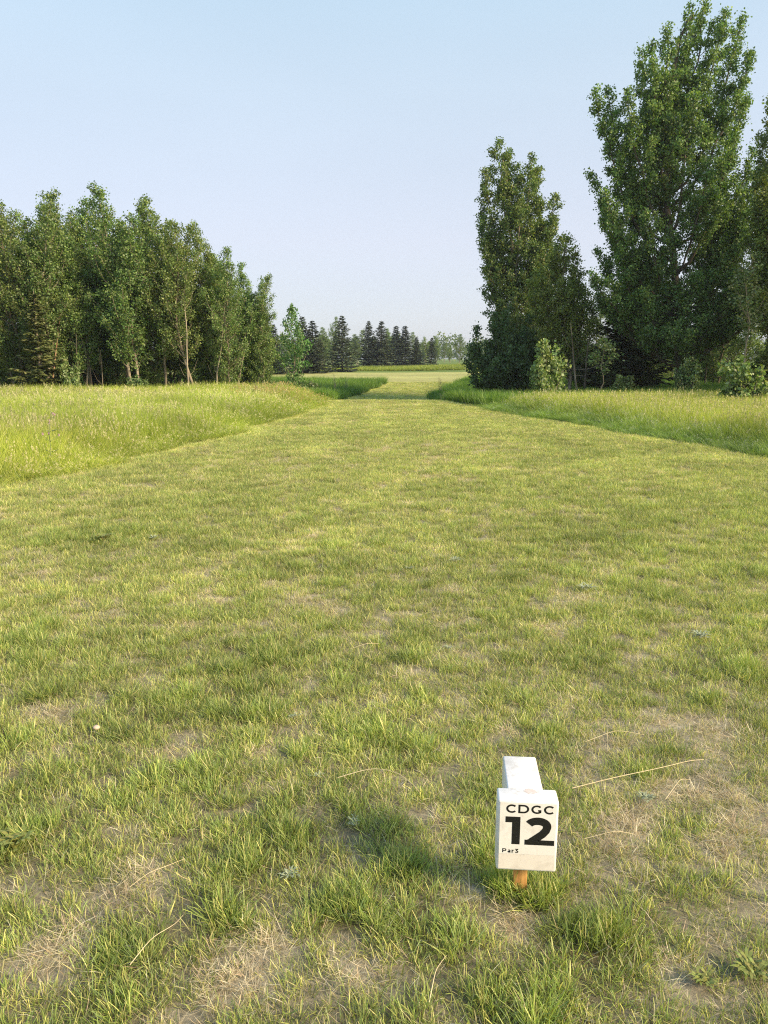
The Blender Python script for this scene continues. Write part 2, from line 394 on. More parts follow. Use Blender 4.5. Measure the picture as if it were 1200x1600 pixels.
def tint_left(x, y):
    f = fbm(x / 1.3, y / 1.3, 63, 3)[:, None]; g = fbm(x / 5, y / 3, 67, 2)[:, None]
    return (.60 + .9 * f) * (np.array([.98, 1.12, .95]) * g + np.array([1.12, 1.12, 1.1]) * (1 - g))
meadow('tall_meadow_grass', 'tall bright yellow-green uncut grass left of the mown strip', lambda x, y: (x < edgeL(y)), 6.3, 26.8,
       lambda y: 120 if y < 12 else 95, lambda x, y: edge_h(x, y, edgeL, 1) * (.85 + .35 * fbm(x / 2, y / 2, 71, 2)), tint_left, pick_main, 101, .8)
def tint_right(x, y):
    f = fbm(x / 1.3, y / 1.3, 73, 3)[:, None]; d = sstep(.1, 1.8, x - edgeR(y))[:, None]
    return (.6 + .75 * f) * (np.array([.68, .92, 1.1]) * (1 - d) + np.array([1.06, 1.10, 1.05]) * d)  # shaded side facing the strip put into the tint: darker, greener edge
meadow('roadside_meadow_grass'.replace('roadside_', 'pale_'), 'tall pale uncut grass with seed heads right of the mown strip', lambda x, y: (x > edgeR(y)), 8, 23.5,
       lambda y: 95, lambda x, y: edge_h(x, y, edgeR, -1) * (.8 + .3 * fbm(x / 2, y / 2, 75, 2)), tint_right,
       lambda r, x, y, n: np.where(r.random(n) < .35, r.integers(4, 7, n), r.integers(0, 4, n)), 103, .8)
def sel_back(x, y): return (~is_mown(x, y)) & (((x < 0) & (y > 26.8)) | ((x > 0) & (y > 23.5))) & (y < 62)
def tint_shade(x, y):
    f = fbm(x / 2, y / 2, 83, 3)[:, None]; return (.6 + .5 * f) * np.array([.50, .78, .6])  # lush green, with the tree shade also put into the tint
meadow('shady_grass', 'dark green uncut grass, tinted as in shade, under and between the tree groups', sel_back, 23.5, 62, lambda y: 38 if y < 40 else 22,
       lambda x, y: .85 + .4 * fbm(x / 3, y / 3, 85, 2), tint_shade, lambda r, x, y, n: r.integers(9, 12, n), 107, .5)
meadow('far_rough_grass', 'strip of longer yellowish grass in front of the spruces', lambda x, y: np.abs(x) < 60, 88, 104, lambda y: 7,
       lambda x, y: .9 + 0 * x, lambda x, y: (.8 + .5 * fbm(x / 4, y / 3, 87, 2)[:, None]) * np.array([.75, .80, .7]), lambda r, x, y, n: r.integers(9, 12, n), 109, 1.8)

# ------------------------------------------------------------------ trees
def leaves_mesh(name, rng, C, size, cols, mat, flat=.0, aspect=.8, tw_id=None):
    n = len(C)
    nrm = rng.normal(0, 1, (n, 3)); nrm[:, 2] += flat; nrm /= np.linalg.norm(nrm, axis=1)[:, None]
    r = rng.normal(0, 1, (n, 3)); u = np.cross(nrm, r); u /= np.linalg.norm(u, axis=1)[:, None] + 1e-9
    v = np.cross(nrm, u); s = (size * rng.uniform(.65, 1.25, n))[:, None] * .5
    V = np.stack([C - u * s, C - v * s * aspect + u * s * .1, C + u * s, C + v * s * aspect + u * s * .1], 1).reshape(-1, 3)
    F = np.arange(n * 4).reshape(-1, 4)
    base = cols[rng.integers(0, len(cols), n)] * rng.uniform(.8, 1.2, (n, 1))
    if tw_id is not None:
        tv = rng.uniform(.72, 1.3, tw_id.max() + 1)[tw_id][:, None]; th = rng.uniform(.9, 1.15, tw_id.max() + 1)[tw_id]
        base = base * tv; base[:, 0] *= th
    return mesh_np(name, V, F, mat, False, bc=np.repeat(base, 4, 0))

class Tree:
    def __init__(s, rng): s.r = rng; s.tubes = []; s.tw = []; s.lv = []; s.id = []; s.nid = 0
    def axis(s, pts, r0, r1, sides=7):
        pts = np.asarray(pts, float); t = np.linspace(0, 1, len(pts)) ; s.tubes.append((pts, r0 * (1 - t) + r1 * t, sides)); return pts
    def foliate(s, pts, s0, Rmax, nl, mt, kl, prof=None, rise=1.25, sig=.085, wood=True, rscale=.012, hang=0.):
        """hang limbs, twigs and leaves around an axis from fraction s0 to its top"""
        r = s.r; k = len(pts); T = np.linspace(0, 1, k)
        f = lambda q: np.array([np.interp(q, T, pts[:, j]) for j in range(3)])
        prof = prof or (lambda q: (min(1, .35 + q * 2.6)) * (1 - q ** 1.7) + .13)
        az = r.random() * 6.28
        for i in range(nl):
            q = (i + r.random()) / nl; sq = s0 + (1 - s0) * q; az += 2.4 + r.normal(0, .35)
            L = Rmax * prof(q) * r.uniform(.55, 1.15); p0 = f(sq); h = np.array([cos(az), sin(az), 0]); rs = rise * r.uniform(.75, 1.25)
            tt = np.linspace(0, 1, 5)[:, None]
            lp = p0 + h * L * tt ** .85 + np.array([0, 0, 1]) * L * rs * tt ** 1.35 - np.array([0, 0, hang]) * L * tt ** 2
            lp[1:] += r.normal(0, .04 * L, (4, 3))
            if wood: s.tubes.append((lp, L * rscale * np.array([1.3, 1, .75, .5, .25]) + .003, 4))
            m = max(3, int(mt * L / Rmax * 1.3))
            q2 = .18 + .82 * r.random(m) ** .75
            b = np.stack([np.interp(q2, tt[:, 0], lp[:, j]) for j in range(3)], -1)
            tl = (.12 + .22 * L) * r.uniform(.4, 1.1, m)
            d = r.normal(0, 1, (m, 3)); d[:, 2] = np.abs(d[:, 2]) * .8 + .25; d[:, :2] += h[:2] * .5; d /= np.linalg.norm(d, axis=1)[:, None]
            tip = b + d * tl[:, None]
            if wood:
                for j in range(0, m, 2): s.tubes.append((np.stack([b[j], tip[j]]), np.array([.006, .002]), 3))
            kk = np.maximum(2, (kl * r.uniform(.5, 1.4, m)).astype(int))
            ii = np.repeat(np.arange(m), kk); a = r.uniform(.15, 1.1, len(ii))[:, None]
            s.lv.append(b[ii] * (1 - a) + tip[ii] * a + r.normal(0, sig, (len(ii), 3))); s.id.append(ii + s.nid); s.nid += m
        # leading shoot
        a = r.uniform(.75, 1.02, int(kl * 5)); c = np.array([f(q) for q in a]); s.lv.append(c + r.normal(0, sig * 1.0, c.shape)); s.id.append(np.full(len(c), s.nid)); s.nid += 1
    def build(s, leaf, cols, barkm, lmat=None, flat=0.):
        V, F = tubes(s.tubes); wood = mesh_np('trunk', V, F, barkm, True)
        crown = leaves_mesh('crown', s.r, np.concatenate(s.lv), leaf, cols, lmat or M_LEAF, flat, tw_id=np.concatenate(s.id))
        return wood, crown
def wobble(r, base, top, n=9, amp=.02):
    t = np.linspace(0, 1, n)[:, None]; L = np.linalg.norm(np.array(top) - base)
    p = np.array(base) * (1 - t) + np.array(top) * t
    w = np.cumsum(r.normal(0, 1, (n, 3)), 0) * amp * L; w -= w[0] * (1 - t) + w[-1] * t; w[:, 2] = 0
    return p + w
C_POP = 1.12 * np.array([[.12, .185, .045], [.165, .235, .055], [.21, .27, .07], [.095, .155, .045]])
C_POPY = np.array([[.16, .22, .045], [.21, .27, .055], [.12, .18, .04], [.27, .31, .07]])
C_SAP = np.array([[.17, .25, .07], [.24, .32, .11], [.13, .20, .05], [.30, .36, .17]])
C_DARK = np.array([[.075, .135, .04], [.10, .17, .05], [.13, .20, .06]])
C_SPR = np.array([[.06, .09, .045], [.075, .10, .06], [.045, .07, .035], [.11, .125, .07]])
C_PINE = np.array([[.17, .19, .06], [.22, .22, .08], [.14, .17, .05]])

def plant(name, meshes, loc, rz, sc, label, cat='tree', group=None, parts=('trunk', 'crown')):
    e = bpy.data.objects.new(name, None); COL.objects.link(e); e.empty_display_size = .3
    e.location = (loc[0], loc[1], z1(loc[0], loc[1]) - .05); e.rotation_euler = (0, 0, rz); e.scale = sc if hasattr(sc, '__len__') else (sc, sc, sc)
    for p, m in zip(parts, meshes):
        o = bpy.data.objects.new(p, m); COL.objects.link(o); o.parent = e
    return tag(e, label, cat, group)

# --- aspen/poplar variants, unit height 8 m
def small_poplar(seed, H=8., Rr=1.15, s0=.07, dens=1.25, cols=C_POP, barkm=None, stems=1, leaf=.08, k=20):
    r = np.random.default_rng(seed); T = Tree(r)
    for q in range(stems):
        a = r.random() * 6.28; off = np.array([cos(a), sin(a), 0]) * (.25 * (stems > 1))
        hh = H * (1 if q == 0 else r.uniform(.72, .9))
        ax = wobble(r, off, off * 2.2 + [r.normal(0, .35), r.normal(0, .35), hh], 10, .018)
        T.axis(ax, .07 * hh / 8, .008)
        T.foliate(ax, s0, Rr * (1 if q == 0 else .8), int(50 * dens), 15, k, rise=1.35, prof=lambda q: (min(1, .5 + q * 2.2)) * (1 - q ** 1.5) + .13)
    return T.build(leaf, cols, barkm or M_BARK)
POP = [small_poplar(201, stems=2, s0=.16, barkm=M_BARKP), small_poplar(202, Rr=1.3, s0=.2), small_poplar(203, stems=2, Rr=1.05, s0=.2), small_poplar(204, Rr=1.45, dens=1.6, s0=.06),
       small_poplar(205, stems=3, Rr=1.0, s0=.15, barkm=M_BARKP)]

GRP_L = 'aspens of the left grove'
def put_poplar(var, px, topy, Y, label, grp, rz=None, wide=1., rng=np.random.default_rng(77), dx=0, name='poplar_tree'):
    p = at(px, topy, Y); H = p[2] - z1(p[0], Y); s = H / 8.05
    return plant(name, POP[var], (p[0] + dx, Y), rng.random() * 6.28 if rz is None else rz, (s * wide, s * wide, s), label, 'tree', grp)
left_front = [  # var, px, top y, distance, description
    (1, -38, 350, 27.5, 'poplar cut by the left picture edge in the front row of the left grove', 1.2),
    (3, 6, 326, 28.5, 'broad poplar by the left picture edge, left of the tallest forked one', 1.05),
    (0, 44, 300, 28.0, 'tall open-topped poplar, leftmost high peak of the left grove', 1.0),
    (2, 82, 335, 29.0, 'poplar just right of the leftmost high peak of the left grove', .9),
    (4, 126, 328, 29.5, 'poplar with a rounded top in the saddle between the two high peaks', 1.0),
    (1, 150, 322, 31.5, 'slim-tipped poplar left of the highest middle peak of the left grove', .9),
    (0, 186, 299, 29.0, 'tallest poplar of the left grove, with an open split top', 1.05),
    (3, 226, 322, 30.0, 'full poplar on the right shoulder of the tallest one in the left grove', 1.0),
    (2, 258, 345, 31.0, 'narrow poplar midway down the right slope of the left grove', .9),
    (1, 287, 346, 29.0, 'poplar with pointed top and pale trunk low down the right slope of the left grove', 1.0),
    (4, 318, 385, 31.0, 'lower poplar in the hollow of the right slope of the left grove', .9),
    (3, 347, 393, 29.5, 'broad lower poplar near the right end of the left grove', .95),
    (2, 374, 412, 31.0, 'slim poplar second from the right end of the left grove', .9),
    (0, 399, 442, 31.5, 'short thin poplar at the right end of the left grove', .8),
]
for v, px, ty, Y, lab, w in left_front: put_poplar(v, px, ty, Y, lab, GRP_L, wide=w)
for v, px, ty, Y, lab, w in [(3, -8, 330, 30.2, 'poplar behind the one cut by the left picture edge', 1.0), (1, 92, 326, 31.4, 'poplar in the left half of the saddle, set back', 1.1), (1, 136, 324, 30.6, 'poplar in the right half of the saddle, set back', 1.1), (0, 398, 432, 30.5, 'thin poplar tip standing out at the right end of the left grove', 1.), (1, 24, 338, 30.5, 'poplar filling the skyline right of the broad edge tree of the left grove', 1.1), (2, 62, 322, 30.8, 'poplar right behind the leftmost high peak', 1.), (4, 104, 345, 30.2, 'poplar filling the left side of the saddle', 1.1),
    (3, 168, 318, 31.0, 'poplar tucked against the left side of the tallest poplar of the left grove', 1.), (0, 206, 306, 30.2, 'twin-like high poplar just right of the tallest one', 1.), (1, 243, 340, 29.6, 'poplar between the right shoulder and the narrow one', 1.05),
    (0, 270, 352, 30.4, 'poplar just left of the pointed one with the pale trunk', 1.), (4, 302, 362, 30.6, 'poplar just right of the pointed one with the pale trunk', 1.), (1, 334, 398, 30.8, 'lower poplar between the hollow and the broad right one', 1.1), (3, 362, 412, 31.5, 'dense lower poplar behind the slim right end one', .9)]:
    put_poplar(v, px, ty, Y, lab, GRP_L, wide=w)
names_b = ['farther poplar glimpsed behind the left grove near %s' % s for s in
           ('the left picture edge', 'the leftmost high peak', 'the saddle between the peaks', 'the slim tip', 'the tallest poplar', 'its right shoulder',
            'the middle of the right slope', 'the pale trunk', 'the lower right slope', 'the right end')]
rb = np.random.default_rng(9)
for k, (px, ty) in enumerate([(-15, 370), (30, 372), (68, 380), (108, 372), (145, 378), (190, 372), (232, 378), (272, 398), (312, 425), (350, 445)]):
    put_poplar([3, 1, 4, 0, 2, 3, 1, 4, 0, 3][k], px, ty, 34 + rb.uniform(-1, 3), names_b[k], GRP_L, wide=1.1)
# undergrowth: short leafy suckers between the stems
names_u = ['leafy undergrowth sucker at the foot of the left grove, %s' % s for s in ('at the left picture edge', 'left of the orange trunk', 'right of the orange trunk', 'below the saddle',
           'left of the tallest poplar', 'below the tallest poplar', 'right of the small bright sapling', 'left of the pale trunk', 'right of the pale trunk', 'below the lower right slope', 'near the right end', 'at the right end')]
for k, (px, ty, Y) in enumerate([(-10, 545, 30), (28, 540, 30.5), (82, 535, 30.5), (120, 545, 30), (152, 530, 31), (183, 540, 30), (232, 520, 30), (262, 530, 31), (312, 525, 30), (342, 530, 30.5), (372, 520, 31), (396, 530, 32)]):
    put_poplar([3, 4, 3, 1, 4, 3, 4, 3, 4, 3, 4, 1][k], px, ty, Y, names_u[k], 'suckers under the left grove', wide=2.1, name='sucker_tree')

# --- big trees on the right, modelled limb by limb
def rel(px, py, Y, base): p = at(px, py, Y); return p - base
def big_tree(seed, trunk_px, Yb, leaders, leaf, cols, barkm, r0=.2, Rl=.8, extra=None, nl=17, mt=11, kl=26, sig=.085, dead=0):
    r = np.random.default_rng(seed); T = Tree(r)
    b = at(trunk_px[0][0], 620, Yb); base = np.array([b[0], Yb, z1(b[0], Yb) - .05])
    pts = [np.zeros(3)] + [rel(px, py, Yb, base) for px, py in trunk_px[1:]]
    P = np.array(pts); k = np.linspace(0, len(P) - 1, 16); P = np.stack([np.interp(k, np.arange(len(P)), P[:, j]) for j in range(3)], -1); P[1:-1] += r.normal(0, .04, (14, 3))
    T.axis(P, r0, .03, 10)
    Zt = P[:, 2]
    for (px, py, hz, Rr, dy) in leaders:       # tip, height fraction where it leaves the trunk, radius, depth offset
        tip = rel(px, py, Yb + dy, base) ; h0 = Zt[-1] * hz
        p0 = np.array([np.interp(h0, Zt, P[:, j]) for j in range(3)])
        t = np.linspace(0, 1, 9)[:, None]
        out = tip - p0
        ax = p0 + np.stack([out[0] * t[:, 0] ** .62, out[1] * t[:, 0] ** .62, out[2] * t[:, 0] ** 1.25], -1)
        ax[1:-1] += r.normal(0, .05, (7, 3))
        Ln = np.linalg.norm(out)
        T.axis(ax, r0 * .28 * min(1, Ln / 4) + .015, .008, 6)
        T.foliate(ax, .22, Rr * Rl * r.uniform(.85, 1.1), max(7, int(nl * Ln / 4)), mt, kl, rise=1.25, sig=sig)
    for _ in range(dead):
        h0 = Zt[-1] * r.uniform(.08, .3); a = r.random() * 6.28; L = r.uniform(.8, 2.4)
        p0 = np.array([np.interp(h0, Zt, P[:, j]) for j in range(3)]); t = np.linspace(0, 1, 6)[:, None]
        lp = p0 + np.array([cos(a), sin(a), -.1]) * L * t + np.array([0, 0, .3]) * L * t ** 2 + r.normal(0, .05, (6, 3)) * t
        T.tubes.append((lp, np.linspace(.03, .006, 6), 5))
    return T.build(leaf, cols, barkm), (b[0], Yb)

B_lead = [(1076, 12, .62, .75, 0), (1104, 4, .70, .8, .3), (1134, 16, .62, .8, -.4), (1160, 28, .55, .75, .2), (1040, 44, .58, .8, -.5), (1003, 82, .5, .8, .3), (1018, 66, .55, .7, -.8),
          (948, 138, .42, .75, .4), (930, 142, .38, .65, -.4), (978, 140, .46, .8, -.9), (1174, 80, .52, .7, -.5), (1168, 150, .42, .75, .6), (1150, 215, .35, .8, -1.), (1176, 235, .3, .8, .3),
          (921, 272, .26, .7, 0), (945, 300, .24, .8, -1.), (985, 270, .3, .9, 1.), (1085, 150, .45, .9, -1.2), (1055, 230, .36, .9, 1.2), (1110, 250, .34, .9, -1.4), (1010, 330, .22, 1., -1.4),
          (932, 392, .16, .7, .6), (965, 400, .15, .9, -.8), (1120, 360, .2, 1., 1.3), (1160, 380, .18, .95, -.9), (1040, 400, .16, 1., 1.5), (1180, 440, .13, .9, .4), (1085, 430, .14, 1., -1.6), (935, 465, .11, .8, -.3), (1005, 455, .11, .95, -1.5),
          (1010, 520, .09, 1.1, -1.6), (1095, 505, .09, 1.1, -1.7), (1145, 500, .1, 1.2, -.6), (975, 505, .1, 1.1, .4), (1050, 520, .08, 1., -2.2), (1040, 490, .1, 1.2, 1.6), (1120, 520, .08, 1.1, 1.2), (1000, 400, .16, .9, .9), (955, 330, .22, .7, .9), (1130, 300, .26, .9, .4), (1020, 150, .46, .8, .9), (1060, 110, .55, .8, 1.), (1188, 320, .24, .9, -.4), (1196, 400, .18, 1., .5), (1182, 275, .28, .8, .6), (1195, 480, .12, 1.1, -.8), (1165, 330, .24, .9, 1.2), (925, 430, .14, .9, -1.), (1160, 440, .14, 1.1, -1.5)]
mB, lB = big_tree(31, [(1062, 620), (1064, 500), (1046, 330), (1040, 200), (1062, 60), (1084, 22)], 30., B_lead, .085, C_POP, M_BARKD, .17, dead=9, nl=19)  # darker bark puts the shade on this trunk into its colour
plant('poplar_tree', mB, lB, 0, 1, 'huge tall poplar, highest tree of the picture, reaching its top edge at the right')
A_lead = [(780, 226, .72, .7, 0), (795, 240, .66, .7, .3), (832, 244, .6, .7, -.2), (842, 262, .55, .6, .4), (757, 268, .52, .65, -.3), (752, 330, .42, .6, .3), (870, 306, .42, .65, .2), (866, 340, .38, .7, -.6),
          (758, 378, .33, .6, -.5), (812, 300, .45, .8, -.8), (880, 370, .3, .8, .3), (862, 400, .26, .9, .9), (845, 340, .4, .8, .8), (790, 350, .36, .8, .9), (765, 425, .22, .65, .2), (830, 380, .3, .85, -.7), (800, 430, .2, .9, -.8), (850, 430, .22, .8, .8), (778, 470, .14, .75, 0), (822, 480, .12, .8, -.7), (800, 500, .1, 1., -.9), (835, 520, .08, 1., -.6), (775, 510, .08, .9, .4), (860, 510, .08, .9, .6)]
mA, lA = big_tree(33, [(812, 610), (806, 500), (800, 400), (792, 300), (784, 240)], 36., A_lead, .09, C_POP, M_BARK, .13, dead=4, Rl=1.0, nl=20)
plant('poplar_tree', mA, lA, 0, 1, 'tall slender dark poplar standing left of the gap in the right-hand tree group')
A2 = [(915, 455, .25, .8, .9), (912, 480, .2, .9, -.6), (830, 440, .3, .7, .5), (884, 372, .55, .7, 0), (866, 400, .48, .7, .3), (900, 402, .45, .6, -.3), (845, 420, .36, .7, -.3), (905, 440, .3, .6, .2), (875, 440, .35, .8, -.7), (850, 470, .2, .75, .5), (895, 480, .2, .7, -.4), (870, 500, .14, .8, -.4)]
mA2, lA2 = big_tree(35, [(893, 612), (888, 520), (880, 440), (882, 385)], 32., A2, .08, C_POPY, M_BARK, .08, dead=4, Rl=1.0, nl=20)
plant('poplar_tree', mA2, lA2, 0, 1, 'yellowish lower poplar between the slender dark one and the huge one')
Cl = [(1180, 330, .34, .7, .3), (1176, 420, .22, .8, -.2), (1190, 270, .42, .6, -.4), (1206, 150, .6, .75, 0), (1188, 240, .45, .6, .2), (1232, 170, .5, .9, -.3), (1196, 300, .36, .6, -.5), (1190, 360, .28, .7, .5), (1250, 250, .4, 1., 0), (1210, 400, .2, .8, -.6), (1190, 450, .14, .7, 0), (1250, 380, .2, 1., .4)]
mC, lC = big_tree(37, [(1222, 630), (1216, 450), (1212, 300), (1210, 180)], 27.5, Cl, .085, C_POPY, M_BARK, .15, dead=4)
plant('poplar_tree', mC, lC, 0, 1, 'tall poplar cut by the right picture edge beside the huge one')
# companions deeper in the right group
for k, (v, px, ty, Y, lab, w) in enumerate([
    (3, 930, 470, 40, 'shady poplar behind the gap in the right-hand group', 1.3), (4, 990, 410, 37, 'dark companion poplar left of and behind the huge one', 1.5),
    (3, 1135, 400, 36, 'dark companion poplar right of and behind the huge one', 1.4), (1, 1180, 430, 40, 'farther poplar seen through the lower right of the group', 1.5),
    (0, 915, 520, 36, 'slim poplar in the shade right of the yellowish one', 1.2), (4, 860, 500, 44, 'farther poplar low behind the yellowish one', 1.5),
    (3, 1040, 470, 46, 'farther poplar low behind the huge trunk', 1.6), (4, 1110, 500, 50, 'farthest poplar under the huge crown', 1.7),
    (3, 1420, 60, 23.5, 'unseen poplar added off to the right to shade the dip', 1.3), (3, 1520, 60, 25.5, 'second unseen poplar added for shade, off to the right beyond the first', 1.3), (3, 1480, 120, 28, 'third unseen poplar added for shade, off to the right behind the other two', 1.3),  # unseen trees added out of frame to shade the dip
    (1, 1260, 330, 33, 'poplar just beyond the right picture edge', 1.4), (3, 1330, 200, 31, 'poplar well beyond the right picture edge', 1.3)]):
    put_poplar(v, px, ty, Y, lab, 'companions of the right-hand tree group', wide=w)

for k, (v, px, ty, Y, lab, w) in enumerate([
    (3, 925, 545, 38, 'low leafy sucker right of the group of leaning stems', 3.), (4, 960, 530, 40, 'leafy undergrowth left of the dark leaning stem', 3.2), (3, 1010, 535, 43, 'leafy undergrowth behind the dark leaning stem', 3.4),
    (3, 1050, 545, 48, 'low leafy undergrowth far behind the huge trunk', 3.4), (4, 1095, 540, 41, 'leafy undergrowth right of the huge trunk', 3.), (3, 1140, 530, 39, 'leafy undergrowth below the right companion poplar', 3.),
    (4, 1185, 535, 36, 'leafy undergrowth behind the right sapling', 2.6), (3, 1215, 520, 38, 'leafy undergrowth at the right picture edge', 3.), (4, 900, 530, 42, 'leafy undergrowth behind the leaning stems', 3.), (3, 1075, 520, 56, 'far low poplar seen under the huge crown', 3.)]):
    put_poplar(v, px, ty, Y, lab, 'undergrowth of the right-hand tree group', wide=w)

# --- big shrub at the foot of the slender poplar
def shrub(seed, H, Rr, cols, leaf, n=26, mt=14, kl=22, barkm=None, lean=.9, sig=.09, s0=.1):
    r = np.random.default_rng(seed); T = Tree(r)
    for q in range(n):
        a = r.random() * 6.28; u = np.sqrt(r.random()); hh = H * (1 - .35 * u ** 2) * r.uniform(.6, 1.05)
        tip = np.array([cos(a) * Rr * u, sin(a) * Rr * u, hh]); b = np.array([cos(a), sin(a), 0]) * .12 * u
        t = np.linspace(0, 1, 7)[:, None]; ax = b + (tip - b) * np.concatenate([t ** .8, t ** .8, t ** 1.2], 1) + r.normal(0, .03, (7, 3)) * t
        T.axis(ax, .022, .004, 5); T.foliate(ax, s0, Rr * .32, 7, mt * .7, kl, rise=.8, sig=sig, wood=False)
    return T.build(leaf, cols, barkm or M_BARKD)
sh = shrub(41, 3.6, 2.05, C_DARK, .10, 34, 15, 26)
p = at(790, 600, 33.5); plant('dark_shrub', sh, (p[0], 33.5), 0, (1.0, 1.0, 1.12), 'big dense dark green shrub reaching the ground under the slender poplar', 'shrub', parts=('stem', 'crown'))
sapm = [shrub(43 + k, 2.1, .66, C_SAP, .115, 16, 8, 8, M_BARKP, sig=.07, s0=.08) for k in range(3)]
def sapling(v, px, ty, Y, w, lab, name='poplar_sapling', cat='sapling', grp='poplar saplings around the mown strip'):
    p = at(px, ty, Y); H = p[2] - z1(p[0], Y); s = H / 2.05
    plant(name, sapm[v], (p[0], Y), px * .37, (w / .62, w / .62, s), lab, cat, grp, ('stem', 'crown'))
sapling(0, 855, 524, 25.5, .6, 'bright pale-leaved sapling in front of the dark shrub')
sapling(1, 1165, 545, 21.5, .58, 'pale-leaved bushy sapling at the right picture edge')
sapling(2, 1076, 556, 27.5, .42, 'green sapling in front of the huge trunk')
sapling(0, 978, 582, 27.5, .42, 'low yellowish sapling between the group of stems and the huge trunk')
sapling(1, 216, 580, 27.2, .35, 'small bright sapling at the foot of the left grove below its tallest tree')
sapling(2, 104, 555, 27.4, .38, 'thin bright sapling at the foot of the left grove right of the orange trunk')
sapling(1, 412, 590, 35, .6, 'small grey-green bush beside the yellow post')
# young thin trees
def thin_tree(seed, H, Rr, cols, barkm, s0=.25, n=26, leaf=.09, k=9, r0=.035, lean=0., mt=7):
    r = np.random.default_rng(seed); T = Tree(r); ax = wobble(r, (0, 0, 0), (lean, r.normal(0, .1), H), 10, .012); T.axis(ax, r0, .006, 7)
    T.foliate(ax, s0, Rr, n, mt, k, rise=1.2, sig=.08); return T.build(leaf, cols, barkm)
tY = thin_tree(51, 4.0, .8, C_SAP * np.array([.58, .78, .6]), M_BARKP, .1, 40, .095, 16)
p = at(457, 483, 32); H = p[2] - z1(p[0], 32); plant('young_poplar', tY, (p[0], 32), 0, (.78, .78, H / 4.), 'young light green poplar standing alone right of the left grove', 'tree')
p = at(462, 580, 32); plant('leafy_bush', shrub(52, 1.4, .9, C_SAP * .6, .11, 14, 8, 10, M_BARKD, s0=.05), (p[0] + .1, 32.3), 0, (.9, .9, .8), 'leafy bush around the foot of the young lone poplar', 'shrub', parts=('stem', 'crown'))
tR = thin_tree(53, 6.0, .6, C_SAP * .7, M_BARKP, .42, 26, .10, 10, .04)
p = at(1184, 395, 25); H = p[2] - z1(p[0], 25); plant('young_poplar', tR, (p[0], 25), 0, (1, 1, H / 6.), 'thin young poplar with a pale bare stem near the right picture edge', 'tree')
tS = thin_tree(54, 3.0, .45, C_SAP * .75, M_BARKP, .45, 14, .10, 9, .025)
p = at(944, 530, 26.5); H = p[2] - z1(p[0], 26.5); plant('young_poplar', tS, (p[0], 26.5), 0, (1, 1, H / 3.), 'thin young poplar with a tuft of light leaves left of the huge trunk', 'tree')

# leaning bare stems (right group and left grove)
def stem_mesh(seed, H, lean, r0, barkm, nb=7):
    r = np.random.default_rng(seed); ax = wobble(r, (0, 0, 0), (lean, r.normal(0, .2), H), 10, .006); P = [(ax, np.linspace(r0, .012, 10), 8)]
    for k in range(nb):
        q = r.uniform(.2, .95); b = np.array([np.interp(q, np.linspace(0, 1, 10), ax[:, j]) for j in range(3)]); a = r.random() * 6.28; L = r.uniform(.3, .9)
        P.append((np.stack([b, b + np.array([cos(a), sin(a), 1.1]) * L * .3, b + np.array([cos(a), sin(a), 1.8]) * L * .55]), np.array([.007, .005, .002]), 4))
    V, F = tubes(P); return mesh_np('bare_stem', V, F, barkm, True)
def stem(px, pyb, Y, H, lean, r0, bm, seed, lab, nb=4, rz=0):
    Y += .8 if px < 500 else .4; H *= .72; r0 *= .8
    p = at(px, 600, Y); o = link('bare_stem', stem_mesh(seed, H, lean, r0, bm, nb), None, (p[0], Y, z1(p[0], Y) - .05), rz); tag(o, lab, 'stem', 'bare stems in the groves')
stem(907, 615, 29.0, 4.2, -.5, .055, M_BARK, 61, 'thicker leaning bare stem under the yellowish poplar')
stem(898, 615, 28.8, 3.0, -1.1, .035, M_BARKP, 62, 'thin stem leaning left under the yellowish poplar')
stem(884, 615, 28.6, 2.6, -.5, .03, M_BARKP, 63, 'pale short stem beside the bright sapling')
stem(912, 615, 29.4, 3.6, .1, .06, M_BARKD, 64, 'dark upright bare stem right of the leaning one')
stem(1022, 600, 33, 3.4, -.8, .06, M_BARKD, 65, 'dark leaning stem left of the huge trunk')
stem(1100, 600, 35, 3.5, .2, .05, M_BARKD, 66, 'dark bare stem right of the huge trunk')
stem(1115, 600, 36, 3.2, -.3, .05, M_BARKD, 67, 'dark bare stem farther right of the huge trunk')
stem(76, 610, 27.3, 4.2, .45, .05, M_BARKO, 68, 'orange-brown curving trunk lit by the sun in the left grove')
stem(58, 610, 27.0, 3.0, -.1, .04, M_BARKP, 69, 'pale trunk foot beside the orange trunk in the left grove')
stem(28, 610, 27.4, 3.6, -.6, .035, M_BARK, 70, 'stem leaning left near the left picture edge')
stem(14, 612, 27.2, 2.8, -.9, .03, M_BARK, 71, 'low stem leaning strongly left by the left picture edge')
stem(295, 610, 27.8, 5.0, .05, .05, M_BARKP, 72, 'pale straight trunk in the right half of the left grove')
stem(336, 610, 28.4, 4.6, .5, .04, M_BARKP, 73, 'pale trunk leaning right in the left grove')
stem(366, 610, 28.8, 3.2, .5, .035, M_BARK, 74, 'stem leaning right at the right end of the left grove')
stem(122, 610, 28.0, 3.4, .15, .035, M_BARK, 75, 'thin brown stem below the saddle of the left grove')
stem(142, 610, 28.3, 4.0, 0., .045, M_BARKD, 76, 'dark stem left of the tallest left poplar')
stem(200, 610, 28.3, 3.2, -.1, .05, M_BARKD, 77, 'dark stem below the tallest left poplar')
stem(160, 610, 28.1, 2.6, 0.05, .03, M_BARK, 78, 'thin upright stem near the dark one in the left grove')

